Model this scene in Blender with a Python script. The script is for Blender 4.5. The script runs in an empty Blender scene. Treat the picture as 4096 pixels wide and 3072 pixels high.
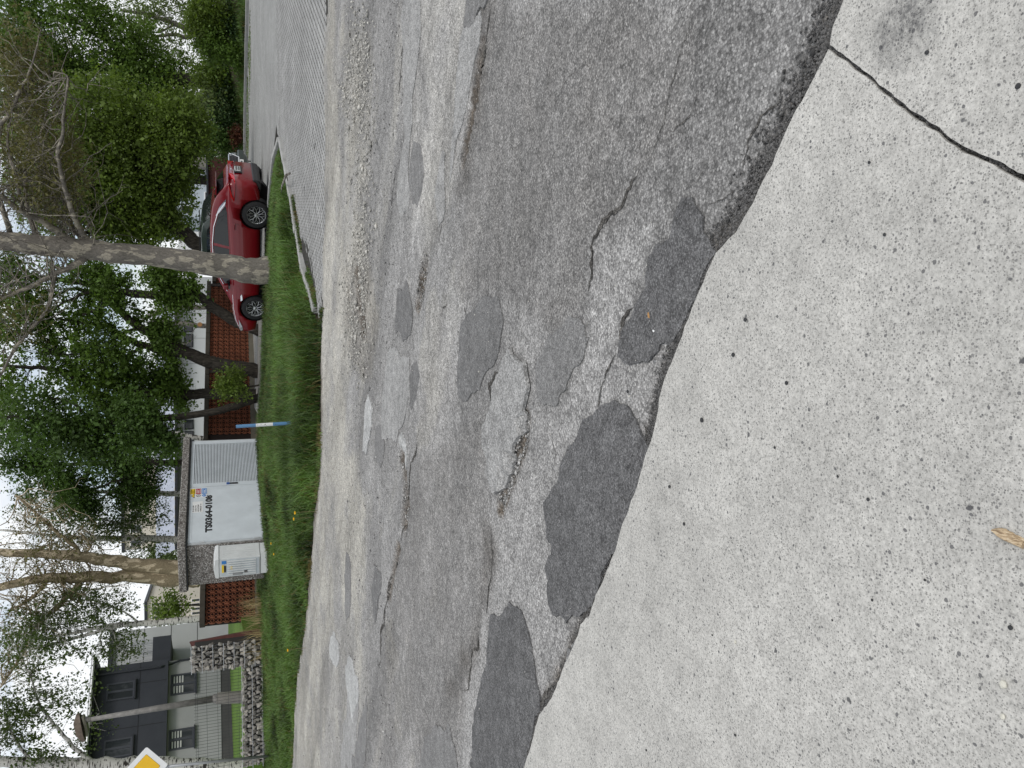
import bpy, bmesh, math, random
import numpy as np
from mathutils import Vector, Matrix
from mathutils.geometry import delaunay_2d_cdt

random.seed(7)
RNG = np.random.default_rng(7)
SC = bpy.context.scene
COL = SC.collection

# ------------------------------------------------------------------ camera
# phone held sideways: the picture's left edge is the top of the place
FPX, EYE = 3077.0, 1.5
PITCH = math.atan((2048 - 878) / FPX)
ROLL = 0.0155
FWD = Vector((0, math.cos(PITCH), -math.sin(PITCH)))
_R0 = Vector((1, 0, 0)); _U0 = Vector((0, math.sin(PITCH), math.cos(PITCH)))
RGT = math.cos(ROLL) * _R0 - math.sin(ROLL) * _U0
UPV = math.sin(ROLL) * _R0 + math.cos(ROLL) * _U0
CAM = Vector((0, 0, EYE))
cam_d = bpy.data.cameras.new('camera')
cam = bpy.data.objects.new('camera', cam_d); COL.objects.link(cam)
cam_d.sensor_width = 36.0
cam_d.lens = 36.0 * FPX / 4096.0
cam_d.clip_start = 0.05; cam_d.clip_end = 2000
_x, _y, _z = -UPV, RGT, -FWD
cam.matrix_world = Matrix(((_x.x, _y.x, _z.x, CAM.x), (_x.y, _y.y, _z.y, CAM.y), (_x.z, _y.z, _z.z, CAM.z), (0, 0, 0, 1)))
SC.camera = cam

# ------------------------------------------------------------------ sky, sun, exposure
SUN_EL, SUN_AZ = math.radians(50), math.radians(140)     # azimuth measured from +Y towards +X
W = bpy.data.worlds.new('World'); SC.world = W; W.use_nodes = True
nt = W.node_tree; nt.nodes.clear()
sky = nt.nodes.new('ShaderNodeTexSky'); sky.sky_type = 'NISHITA'; sky.sun_disc = False
sky.sun_elevation = SUN_EL; sky.sun_rotation = SUN_AZ
sky.air_density = 1.0; sky.dust_density = 1.5; sky.ozone_density = 1.0
bg1 = nt.nodes.new('ShaderNodeBackground'); bg1.inputs[1].default_value = 0.13
nt.links.new(sky.outputs[0], bg1.inputs[0])
tc = nt.nodes.new('ShaderNodeTexCoord')
mp = nt.nodes.new('ShaderNodeMapping'); mp.inputs['Scale'].default_value = (1.0, 1.0, 2.2)
cn = nt.nodes.new('ShaderNodeTexNoise'); cn.inputs['Scale'].default_value = 2.6; cn.inputs['Detail'].default_value = 5; cn.inputs['Roughness'].default_value = .58
cr = nt.nodes.new('ShaderNodeValToRGB'); cr.color_ramp.elements[0].position = .36; cr.color_ramp.elements[1].position = .52
bg2 = nt.nodes.new('ShaderNodeBackground'); bg2.inputs[0].default_value = (.95, .975, 1, 1); bg2.inputs[1].default_value = 1.06
mx = nt.nodes.new('ShaderNodeMixShader'); wo = nt.nodes.new('ShaderNodeOutputWorld')
nt.links.new(tc.outputs['Generated'], mp.inputs[0]); nt.links.new(mp.outputs[0], cn.inputs['Vector'])
nt.links.new(cn.outputs['Fac'], cr.inputs[0]); nt.links.new(cr.outputs[0], mx.inputs[0])
nt.links.new(bg1.outputs[0], mx.inputs[1]); nt.links.new(bg2.outputs[0], mx.inputs[2]); nt.links.new(mx.outputs[0], wo.inputs[0])
sl = bpy.data.lights.new('sun', 'SUN'); sl.energy = 1.3; sl.angle = math.radians(16); sl.color = (1, .965, .91)
sun = bpy.data.objects.new('sun', sl); COL.objects.link(sun)
_sd = Vector((math.cos(SUN_EL) * math.sin(SUN_AZ), math.cos(SUN_EL) * math.cos(SUN_AZ), math.sin(SUN_EL)))
sun.rotation_euler = _sd.to_track_quat('Z', 'Y').to_euler()
sun.location = (0, 0, 30)
SC.view_settings.view_transform = 'Standard'; SC.view_settings.look = 'None'
SC.view_settings.gamma = 1; SC.view_settings.use_curve_mapping = False
SC.view_settings.exposure = 0.0
SC.cycles.max_bounces = 5; SC.cycles.diffuse_bounces = 3; SC.cycles.glossy_bounces = 2; SC.cycles.transmission_bounces = 3; SC.cycles.transparent_max_bounces = 4

# ------------------------------------------------------------------ helpers
def at(x, y, Y):
    """point of the place seen at photo pixel (x, y), Y metres ahead"""
    u, v = 1536 - y, x - 2048
    d = FWD + RGT * (u / FPX) - UPV * (v / FPX)
    return CAM + d * (Y / d.y)
def gnd(x, y, z=0.0):
    u, v = 1536 - y, x - 2048
    d = FWD + RGT * (u / FPX) - UPV * (v / FPX)
    return CAM + d * ((z - EYE) / d.z)
def ppm(Y):                       # photo pixels per metre at distance Y
    return FPX / (Y * math.cos(PITCH) + .5)
S2 = 4096 / 2212.0
def g2(pts, z=0.0):
    return [gnd(a * S2, b * S2, z) for a, b in pts]

def sstep(t):
    t = np.clip(t, 0, 1); return t * t * (3 - 2 * t)
def vnoise(x, y, seed=0):
    x = np.asarray(x, float); y = np.asarray(y, float)
    xi = np.floor(x).astype(np.int64); yi = np.floor(y).astype(np.int64)
    xf = x - xi; yf = y - yi
    u = xf * xf * (3 - 2 * xf); v = yf * yf * (3 - 2 * yf)
    def h(a, b):
        n = (a * 374761393 + b * 668265263 + seed * 1442695041) & 0xffffffff
        n = ((n ^ (n >> 13)) * 1274126177) & 0xffffffff
        return ((n ^ (n >> 16)) & 0xffff) / 65535.0
    return (h(xi, yi) * (1 - u) + h(xi + 1, yi) * u) * (1 - v) + (h(xi, yi + 1) * (1 - u) + h(xi + 1, yi + 1) * u) * v
def fbm(x, y, oct=4, seed=0):
    s = 0; a = .5; f = 1
    for o in range(oct):
        s = s + a * (vnoise(np.asarray(x) * f, np.asarray(y) * f, seed + o * 17) * 2 - 1); a *= .5; f *= 2.03
    return s
def vnoise3(p, seed=0):
    return (vnoise(p[:, 0], p[:, 2] + p[:, 1] * 1.7, seed) + vnoise(p[:, 1] + 9.3, p[:, 2] - p[:, 0] * .6, seed + 5)) * .5
def inpoly(px, py, poly):
    r = np.zeros(np.shape(px), bool); n = len(poly); j = n - 1
    for i in range(n):
        xi, yi = poly[i][0], poly[i][1]; xj, yj = poly[j][0], poly[j][1]
        if yi != yj:
            c = ((yi > py) != (yj > py)) & (px < (xj - xi) * (py - yi) / (yj - yi) + xi)
            r ^= c
        j = i
    return r
def polydist(px, py, line):
    d = np.full(np.shape(px), 1e9)
    for a, b in zip(line[:-1], line[1:]):
        dx, dy = b[0] - a[0], b[1] - a[1]; L = dx * dx + dy * dy + 1e-12
        t = np.clip(((px - a[0]) * dx + (py - a[1]) * dy) / L, 0, 1)
        d = np.minimum(d, np.hypot(px - a[0] - t * dx, py - a[1] - t * dy))
    return d

def npmesh(name, V, Fq=None, Ft=None, tint=None, smooth=False):
    me = bpy.data.meshes.new(name)
    V = np.asarray(V, np.float32)
    nq = 0 if Fq is None else len(Fq); n3 = 0 if Ft is None else len(Ft)
    me.vertices.add(len(V)); me.vertices.foreach_set('co', V.ravel())
    idx = []; starts = []; tot = []
    if nq: idx.append(np.asarray(Fq).ravel()); starts.append(np.arange(nq) * 4); tot.append(np.full(nq, 4))
    if n3: idx.append(np.asarray(Ft).ravel()); starts.append(nq * 4 + np.arange(n3) * 3); tot.append(np.full(n3, 3))
    idx = np.concatenate(idx).astype(np.int32)
    me.loops.add(len(idx)); me.loops.foreach_set('vertex_index', idx)
    me.polygons.add(nq + n3)
    me.polygons.foreach_set('loop_start', np.concatenate(starts).astype(np.int32))
    me.polygons.foreach_set('loop_total', np.concatenate(tot).astype(np.int32))
    if smooth: me.polygons.foreach_set('use_smooth', np.ones(nq + n3, bool))
    me.update(calc_edges=True)
    if tint is not None:
        for k, arr in tint.items():
            at_ = me.attributes.new(k, 'FLOAT', 'POINT'); at_.data.foreach_set('value', np.asarray(arr, np.float32))
    return me
def link(name, me, mat=None, parent=None, loc=None):
    o = bpy.data.objects.new(name, me); COL.objects.link(o)
    if mat is not None and me is not None and len(me.materials) == 0: me.materials.append(mat)
    if parent is not None: o.parent = parent
    if loc is not None: o.location = loc
    return o
def empty(name, loc=(0, 0, 0), rz=0):
    o = bpy.data.objects.new(name, None); COL.objects.link(o)
    o.location = loc; o.rotation_euler = (0, 0, rz); o.empty_display_size = .2
    return o
def tag(o, label=None, cat=None, group=None, kind=None):
    if label: o['label'] = label
    if cat: o['category'] = cat
    if group: o['group'] = group
    if kind: o['kind'] = kind
    return o
def struct(o, label=None):
    o['kind'] = 'structure'
    if label: o['label'] = label
    return o
def copy_tree(o, parent=None):
    c = o.copy(); COL.objects.link(c); c.parent = parent
    for ch in list(o.children): copy_tree(ch, c)
    return c

class MB:
    def __init__(s): s.v = []; s.f = []
    def add(s, vs, fs):
        n = len(s.v); s.v += [tuple(p) for p in vs]; s.f += [tuple(i + n for i in f) for f in fs]; return s
    def box(s, c, size, rz=0, R=None):
        hx, hy, hz = size[0] / 2, size[1] / 2, size[2] / 2
        vs = [Vector((a * hx, b * hy, d * hz)) for a in (-1, 1) for b in (-1, 1) for d in (-1, 1)]
        M = R if R is not None else Matrix.Rotation(rz, 3, 'Z')
        vs = [M @ p + Vector(c) for p in vs]
        return s.add(vs, [(0, 1, 3, 2), (4, 6, 7, 5), (0, 4, 5, 1), (2, 3, 7, 6), (0, 2, 6, 4), (1, 5, 7, 3)])
    def bbox(s, a, b):
        return s.box([(a[i] + b[i]) / 2 for i in range(3)], [abs(b[i] - a[i]) for i in range(3)])
    def prism(s, poly, axis, a, b):
        """extrude a 2D polygon along axis ('x','y','z') from a to b"""
        n = len(poly)
        def P(p, t):
            return {'x': (t, p[0], p[1]), 'y': (p[0], t, p[1]), 'z': (p[0], p[1], t)}[axis]
        vs = [P(p, a) for p in poly] + [P(p, b) for p in poly]
        fs = [tuple(range(n))[::-1], tuple(range(n, 2 * n))] + [(i, (i + 1) % n, n + (i + 1) % n, n + i) for i in range(n)]
        return s.add(vs, fs)
    def tube(s, pts, rad, n=8, cap=True):
        pts = [Vector(p) for p in pts]
        if not hasattr(rad, '__len__'): rad = [rad] * len(pts)
        base = len(s.v); prev = None
        for i, p in enumerate(pts):
            d = (pts[min(i + 1, len(pts) - 1)] - pts[max(i - 1, 0)])
            d = d.normalized() if d.length > 1e-9 else Vector((0, 0, 1))
            if prev is None:
                a = d.orthogonal().normalized()
            else:
                a = prev - d * prev.dot(d); a = a.normalized() if a.length > 1e-6 else d.orthogonal().normalized()
            prev = a; b = d.cross(a)
            for k in range(n):
                t = 2 * math.pi * k / n
                q = p + (a * math.cos(t) + b * math.sin(t)) * rad[i]; s.v.append(tuple(q))
        for i in range(len(pts) - 1):
            for k in range(n):
                s.f.append((base + i * n + k, base + i * n + (k + 1) % n, base + (i + 1) * n + (k + 1) % n, base + (i + 1) * n + k))
        if cap:
            s.f.append(tuple(base + k for k in range(n))[::-1]); m = base + (len(pts) - 1) * n
            s.f.append(tuple(m + k for k in range(n)))
        return s
    def lathe(s, prof, c=(0, 0, 0), axis='z', n=24):
        base = len(s.v)
        for r, h in prof:
            for k in range(n):
                t = 2 * math.pi * k / n; a, b = r * math.cos(t), r * math.sin(t)
                p = {'z': (a, b, h), 'y': (a, h, b), 'x': (h, a, b)}[axis]
                s.v.append((p[0] + c[0], p[1] + c[1], p[2] + c[2]))
        for i in range(len(prof) - 1):
            for k in range(n):
                s.f.append((base + i * n + k, base + i * n + (k + 1) % n, base + (i + 1) * n + (k + 1) % n, base + (i + 1) * n + k))
        return s
    def mesh(s, name, smooth=False):
        me = bpy.data.meshes.new(name); me.from_pydata(s.v, [], s.f); me.update()
        bm = bmesh.new(); bm.from_mesh(me); bmesh.ops.recalc_face_normals(bm, faces=bm.faces); bm.to_mesh(me); bm.free()
        if smooth: me.polygons.foreach_set('use_smooth', [True] * len(me.polygons))
        return me
    def build(s, name, mat, parent=None, smooth=False, bevel=0, loc=None):
        me = s.mesh(name, smooth)
        if bevel:
            bm = bmesh.new(); bm.from_mesh(me)
            bmesh.ops.bevel(bm, geom=bm.edges[:], offset=bevel, segments=1, affect='EDGES', profile=.5)
            bm.to_mesh(me); bm.free()
        return link(name, me, mat, parent, loc)

# ------------------------------------------------------------------ materials
def new_mat(name):
    m = bpy.data.materials.new(name); m.use_nodes = True; n = m.node_tree; n.nodes.clear()
    out = n.nodes.new('ShaderNodeOutputMaterial'); b = n.nodes.new('ShaderNodeBsdfPrincipled')
    n.links.new(b.outputs[0], out.inputs[0]); return m, n, b, out
def N(n, t, **kw):
    o = n.nodes.new(t)
    for k, v in kw.items():
        if k in o.inputs: o.inputs[k].default_value = v
        else: setattr(o, k, v)
    return o
def ramp(n, src, stops, interp='LINEAR'):
    r = n.nodes.new('ShaderNodeValToRGB'); e = r.color_ramp.elements; r.color_ramp.interpolation = interp
    while len(e) < len(stops): e.new(.5)
    for i, (p, c) in enumerate(stops):
        e[i].position = p; e[i].color = (c, c, c, 1) if not hasattr(c, '__len__') else (*c, 1)
    n.links.new(src, r.inputs[0]); return r.outputs[0]
def mixc(n, fac, a, b, mode='MIX'):
    m = n.nodes.new('ShaderNodeMix'); m.data_type = 'RGBA'; m.blend_type = mode
    for i, v in ((0, fac), (6, a), (7, b)):
        if hasattr(v, 'is_linked') or isinstance(v, bpy.types.NodeSocket): n.links.new(v, m.inputs[i])
        elif i == 0: m.inputs[0].default_value = v
        else: m.inputs[i].default_value = (v, v, v, 1) if not hasattr(v, '__len__') else (*v[:3], 1)
    return m.outputs[2]
def math_(n, op, a, b=0.0, clamp=False):
    m = n.nodes.new('ShaderNodeMath'); m.operation = op; m.use_clamp = clamp
    for i, v in ((0, a), (1, b)):
        if isinstance(v, bpy.types.NodeSocket): n.links.new(v, m.inputs[i])
        else: m.inputs[i].default_value = v
    return m.outputs[0]
def pos(n, scale=(1, 1, 1), rot=(0, 0, 0), obj=False):
    if obj:
        t = n.nodes.new('ShaderNodeTexCoord').outputs['Object']
    else:
        t = n.nodes.new('ShaderNodeNewGeometry').outputs['Position']
    m = n.nodes.new('ShaderNodeMapping'); m.inputs['Scale'].default_value = scale; m.inputs['Rotation'].default_value = rot
    n.links.new(t, m.inputs[0]); return m.outputs[0]
def noise(n, vec, scale, detail=4, rough=.55, out='Fac'):
    t = n.nodes.new('ShaderNodeTexNoise'); t.inputs['Scale'].default_value = scale; t.inputs['Detail'].default_value = detail; t.inputs['Roughness'].default_value = rough
    n.links.new(vec, t.inputs['Vector']); return t.outputs[out]
def voro(n, vec, scale, out='Distance', feature='F1', rnd=1.0):
    t = n.nodes.new('ShaderNodeTexVoronoi'); t.feature = feature; t.inputs['Scale'].default_value = scale; t.inputs['Randomness'].default_value = rnd
    n.links.new(vec, t.inputs['Vector']); return t.outputs[out]
def voro2(n, vec, scale):
    t = n.nodes.new('ShaderNodeTexVoronoi'); t.inputs['Scale'].default_value = scale; n.links.new(vec, t.inputs['Vector'])
    return t.outputs['Distance'], t.outputs['Color']
def bump(n, b, h, strength=.5, dist=.01):
    k = n.nodes.new('ShaderNodeBump'); k.inputs['Strength'].default_value = strength; k.inputs['Distance'].default_value = dist
    n.links.new(h, k.inputs['Height']); n.links.new(k.outputs[0], b.inputs['Normal'])
def attr(n, name):
    a = n.nodes.new('ShaderNodeAttribute'); a.attribute_name = name; return a.outputs['Fac']

def plain(name, col, rough=.6, metal=0, var=.12, scale=6, bumpd=0, spec=.5, coat=0, obj=False):
    """painted / cast surface with a little dirt and unevenness"""
    m, n, b, o = new_mat(name)
    p = pos(n, obj=obj)
    f = noise(n, p, scale, 5); c = ramp(n, f, [(.3, 1 - var), (.7, 1 + var * .4)])
    n.links.new(mixc(n, 1, col, c, 'MULTIPLY'), b.inputs['Base Color'])
    b.inputs['Metallic'].default_value = metal; b.inputs['Specular IOR Level'].default_value = spec
    n.links.new(ramp(n, noise(n, p, scale * 2.3, 3), [(.3, max(0, rough - .08)), (.7, min(1, rough + .1))]), b.inputs['Roughness'])
    b.inputs['Coat Weight'].default_value = coat; b.inputs['Coat Roughness'].default_value = .05
    if bumpd: bump(n, b, noise(n, p, scale * 12, 4), .5, bumpd)
    return m

def asphalt(name, col, grain=110, contrast=.5, blotch=.2, tone=False, speck=.35, bd=.004, warm=0.0):
    m, n, b, o = new_mat(name); p = pos(n)
    # aggregate: cells of random tone, dark binder between them, fine sand over all
    edge, cell = voro2(n, p, grain); sep = n.nodes.new('ShaderNodeSeparateColor'); n.links.new(cell, sep.inputs[0])
    agg = ramp(n, sep.outputs[0], [(0, 1 - contrast), (.55, 1.0), (.9, 1 + contrast * .5), (1, 1 + contrast * 1.25)])
    bind = ramp(n, edge, [(.28, 1.05), (.72, 1 - contrast * .7)])
    fine = ramp(n, noise(n, p, grain * 2.6, 2, .7), [(.3, 1 - contrast * .55), (.7, 1 + contrast * .55)])
    big = ramp(n, noise(n, p, 1.3, 5, .62), [(.3, 1 - blotch), (.7, 1 + blotch * .7)])
    mid = ramp(n, noise(n, p, 11, 7, .82), [(.32, 1 - contrast * .85), (.5, 1.0), (.68, 1 + contrast * .8)])
    c = mixc(n, 1, agg, bind, 'MULTIPLY'); c = mixc(n, 1, c, fine, 'MULTIPLY'); c = mixc(n, 1, c, big, 'MULTIPLY'); c = mixc(n, 1, c, mid, 'MULTIPLY')
    # sparse pale chips
    sp = n.nodes.new('ShaderNodeSeparateColor'); cd_, cc_ = voro2(n, p, grain * .55); n.links.new(cc_, sp.inputs[0])
    chipm = math_(n, 'MULTIPLY', ramp(n, sp.outputs[1], [(.95, 0), (.96, 1)]), ramp(n, cd_, [(.22, 1), (.3, 0)]))
    if tone:
        base = mixc(n, attr(n, 'dust'), col, (.44, .42, .375)); 
        base = mixc(n, attr(n, 'dirt'), base, (.15, .125, .10))
        t = attr(n, 'tone'); cb = n.nodes.new('ShaderNodeCombineColor')
        for i in range(3): n.links.new(t, cb.inputs[i])
        base = mixc(n, 1, base, cb.outputs[0], 'MULTIPLY')
        c = mixc(n, 1, base, c, 'MULTIPLY')
    else:
        c = mixc(n, 1, col, c, 'MULTIPLY')
    c = mixc(n, math_(n, 'MULTIPLY', chipm, speck), c, (.6, .59, .56))
    n.links.new(c, b.inputs['Base Color'])
    b.inputs['Roughness'].default_value = .93; b.inputs['Specular IOR Level'].default_value = .25
    h = math_(n, 'SUBTRACT', math_(n, 'MULTIPLY', sep.outputs[0], .6), edge)
    h = math_(n, 'ADD', h, math_(n, 'MULTIPLY', noise(n, p, grain * .35, 2), .9))
    bump(n, b, h, .6, bd)
    return m

def foliage(name, col, trans=.35, var=.5):
    m, n, b, o = new_mat(name)
    t = attr(n, 'tint')
    c = mixc(n, 1, col, ramp(n, t, [(0, 1 - var), (1, 1 + var)]), 'MULTIPLY')
    c2 = mixc(n, math_(n, 'MULTIPLY', attr(n, 'dry'), 1.0), c, (.16, .12, .05))
    d = n.nodes.new('ShaderNodeBsdfTranslucent'); ms = n.nodes.new('ShaderNodeMixShader'); ms.inputs[0].default_value = trans
    n.links.new(c2, b.inputs['Base Color']); b.inputs['Roughness'].default_value = .55; b.inputs['Specular IOR Level'].default_value = .3
    n.links.new(mixc(n, 1, c2, (1.25, 1.3, .6), 'MULTIPLY'), d.inputs[0])
    n.links.new(b.outputs[0], ms.inputs[1]); n.links.new(d.outputs[0], ms.inputs[2]); n.links.new(ms.outputs[0], o.inputs[0])
    return m

def bark(name, col, col2, kind='rough', sc=1.0):
    m, n, b, o = new_mat(name)
    if kind == 'plane':
        p = pos(n, (1, 1, .45))
        f = noise(n, p, 7 * sc, 4, .5); f2 = noise(n, p, 2.0, 2)
        k = ramp(n, math_(n, 'ADD', math_(n, 'MULTIPLY', f, .8), math_(n, 'MULTIPLY', f2, .25)), [(.54, 0), (.565, 1)])
        c = mixc(n, k, col, col2)
        c = mixc(n, 1, c, ramp(n, noise(n, p, 34, 5, .75), [(.32, .55), (.68, 1.3)]), 'MULTIPLY')
        n.links.new(c, b.inputs['Base Color']); bump(n, b, math_(n, 'ADD', k, math_(n, 'MULTIPLY', noise(n, p, 70, 4), .8)), .6, .008)
    elif kind == 'birch':
        p = pos(n, (1, 1, 5)); p2 = pos(n, (1, 1, 1.6))
        k = ramp(n, noise(n, p, 4.5, 4, .6), [(.54, 0), (.60, 1)]); k2 = ramp(n, noise(n, p2, 3.4, 3), [(.60, 0), (.66, 1)])
        kk = math_(n, 'MAXIMUM', k, k2)
        n.links.new(mixc(n, kk, col, col2), b.inputs['Base Color']); bump(n, b, kk, .4, -.006)
    else:
        p = pos(n, (1, 1, .22))
        f = voro(n, p, 26 * sc, 'Distance'); g = noise(n, p, 18, 5, .65)
        c = mixc(n, ramp(n, g, [(.35, 0), (.65, 1)]), col, col2)
        c = mixc(n, 1, c, ramp(n, f, [(.1, 1.1), (.75, .5)]), 'MULTIPLY')
        n.links.new(c, b.inputs['Base Color']); bump(n, b, math_(n, 'SUBTRACT', g, f), .9, .02)
    b.inputs['Roughness'].default_value = .9; b.inputs['Specular IOR Level'].default_value = .2
    return m

def glass(name, col=(.02, .024, .028), rough=.05):
    m, n, b, o = new_mat(name)
    b.inputs['Base Color'].default_value = (*col, 1); b.inputs['Roughness'].default_value = rough; b.inputs['Specular IOR Level'].default_value = .5
    p = pos(n); bump(n, b, noise(n, p, 1.5, 2), .04, .02)
    return m

def concrete(name, col, grain=55, pits=1.0, bd=.003, stain=False):
    m, n, b, o = new_mat(name); p = pos(n)
    fine = ramp(n, noise(n, p, 110, 4, .85), [(.34, .62), (.48, .98), (.66, 1.24)])
    med = ramp(n, noise(n, p, 18, 4, .7), [(.3, .86), (.7, 1.10)])
    big = ramp(n, noise(n, p, 1.9, 6, .66), [(.3, .80), (.7, 1.09)])
    c = mixc(n, 1, col, fine, 'MULTIPLY'); c = mixc(n, 1, c, big, 'MULTIPLY'); c = mixc(n, 1, c, med, 'MULTIPLY')
    h = math_(n, 'MULTIPLY', noise(n, p, 150, 2), .5)
    nz = n.nodes.new('ShaderNodeTexNoise'); nz.inputs['Scale'].default_value = 90; nz.inputs['Detail'].default_value = 1; n.links.new(p, nz.inputs['Vector'])
    # worn-out aggregate: grey stones of several sizes showing in the cement skin
    for sc_, lo, r0, cc, k in ((210, .47, .40, (.19, .185, .172), .74), (125, .70, .36, (.15, .148, .145), .75), (66, .86, .27, (.11, .11, .112), .85), (26, .978, .15, (.08, .08, .083), .9)):
        s = n.nodes.new('ShaderNodeSeparateColor'); wv = n.nodes.new('ShaderNodeVectorMath'); wv.operation = 'ADD'
        n.links.new(p, wv.inputs[0])
        sv = n.nodes.new('ShaderNodeVectorMath'); sv.operation = 'SCALE'; sv.inputs['Scale'].default_value = .35 / sc_; n.links.new(nz.outputs['Color'], sv.inputs[0]); n.links.new(sv.outputs[0], wv.inputs[1])
        dd, cl_ = voro2(n, wv.outputs[0], sc_); n.links.new(cl_, s.inputs[0])
        rr = math_(n, 'MULTIPLY', s.outputs[1], r0)
        inside = math_(n, 'MULTIPLY', math_(n, 'GREATER_THAN', s.outputs[0], lo), ramp(n, math_(n, 'SUBTRACT', math_(n, 'ADD', rr, .10), dd), [(0, 0), (.06, 1)]))
        c = mixc(n, math_(n, 'MULTIPLY', inside, k * pits), c, cc)
        h = math_(n, 'SUBTRACT', h, math_(n, 'MULTIPLY', inside, .35))
    if stain:
        v = n.nodes.new('ShaderNodeVectorMath'); v.operation = 'DISTANCE'; n.links.new(p, v.inputs[0]); v.inputs[1].default_value = stain
        dn = math_(n, 'ADD', v.outputs['Value'], math_(n, 'MULTIPLY', noise(n, p, 16, 5, .7), .22))
        k = ramp(n, dn, [(.13, .78), (.24, 0)])
        c = mixc(n, math_(n, 'MULTIPLY', k, ramp(n, noise(n, p, 60, 4, .7), [(.35, .2), (.6, 1)])), c, (.035, .036, .042))
    n.links.new(c, b.inputs['Base Color']); b.inputs['Roughness'].default_value = .92; b.inputs['Specular IOR Level'].default_value = .25
    bump(n, b, h, .7, bd)
    return m

# ------------------------------------------------------------------ terrain shape
_EX = np.array([-40, -14, -9.24, -6.62, -4.45, -3.03, -1.23, .27, 1.0, 1.32, 2.64, 4.0, 5.45, 9, 30])
_EY = np.array([42, 23.2, 19.42, 17.74, 15.45, 14.25, 12.8, 12.44, 12.4, 11.94, 11.08, 10.92, 11.0, 11.2, 12])
def yedge(X): return np.interp(X, _EX, _EY)
def zg(X, Y):
    """gentle rise of the ground behind the verge, higher to the left"""
    X = np.asarray(X, float); Y = np.asarray(Y, float)
    d = Y - np.maximum(yedge(X), 12.4)
    return .32 * sstep(d / 8.5) * (0.30 + .70 * sstep((1.2 - X) / 4.2))
def zgf(X, Y): return float(zg(X, Y))

# slab edge, from the left far end to the right near end
SLAB_PX = [(1140, 1659), (1157, 1600), (1170, 1550), (1206, 1490), (1250, 1390), (1264, 1352), (1282, 1330), (1330, 1210), (1360, 1120), (1398, 1010), (1415, 950), (1428, 905), (1434, 860), (1452, 800), (1475, 740), (1500, 690), (1530, 610), (1557, 548), (1600, 500), (1640, 440), (1668, 380), (1700, 310), (1745, 220), (1797, 112), (1812, 60), (1835, 0)]
SLAB = [(p.x, p.y) for p in g2(SLAB_PX)]
_sl_dir = Vector((SLAB[0][0] - SLAB[6][0], SLAB[0][1] - SLAB[6][1])).normalized()
SLAB = [(SLAB[0][0] + _sl_dir.x * 5, SLAB[0][1] + _sl_dir.y * 5)] + SLAB + [(2.6, .25)]
JOINT = [gnd(3340, 196), gnd(3420, 250), gnd(3600, 400), gnd(3800, 540), gnd(4096, 705)]
JOINT = [(p.x, p.y) for p in JOINT] + [(-.25, .35)]

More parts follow.
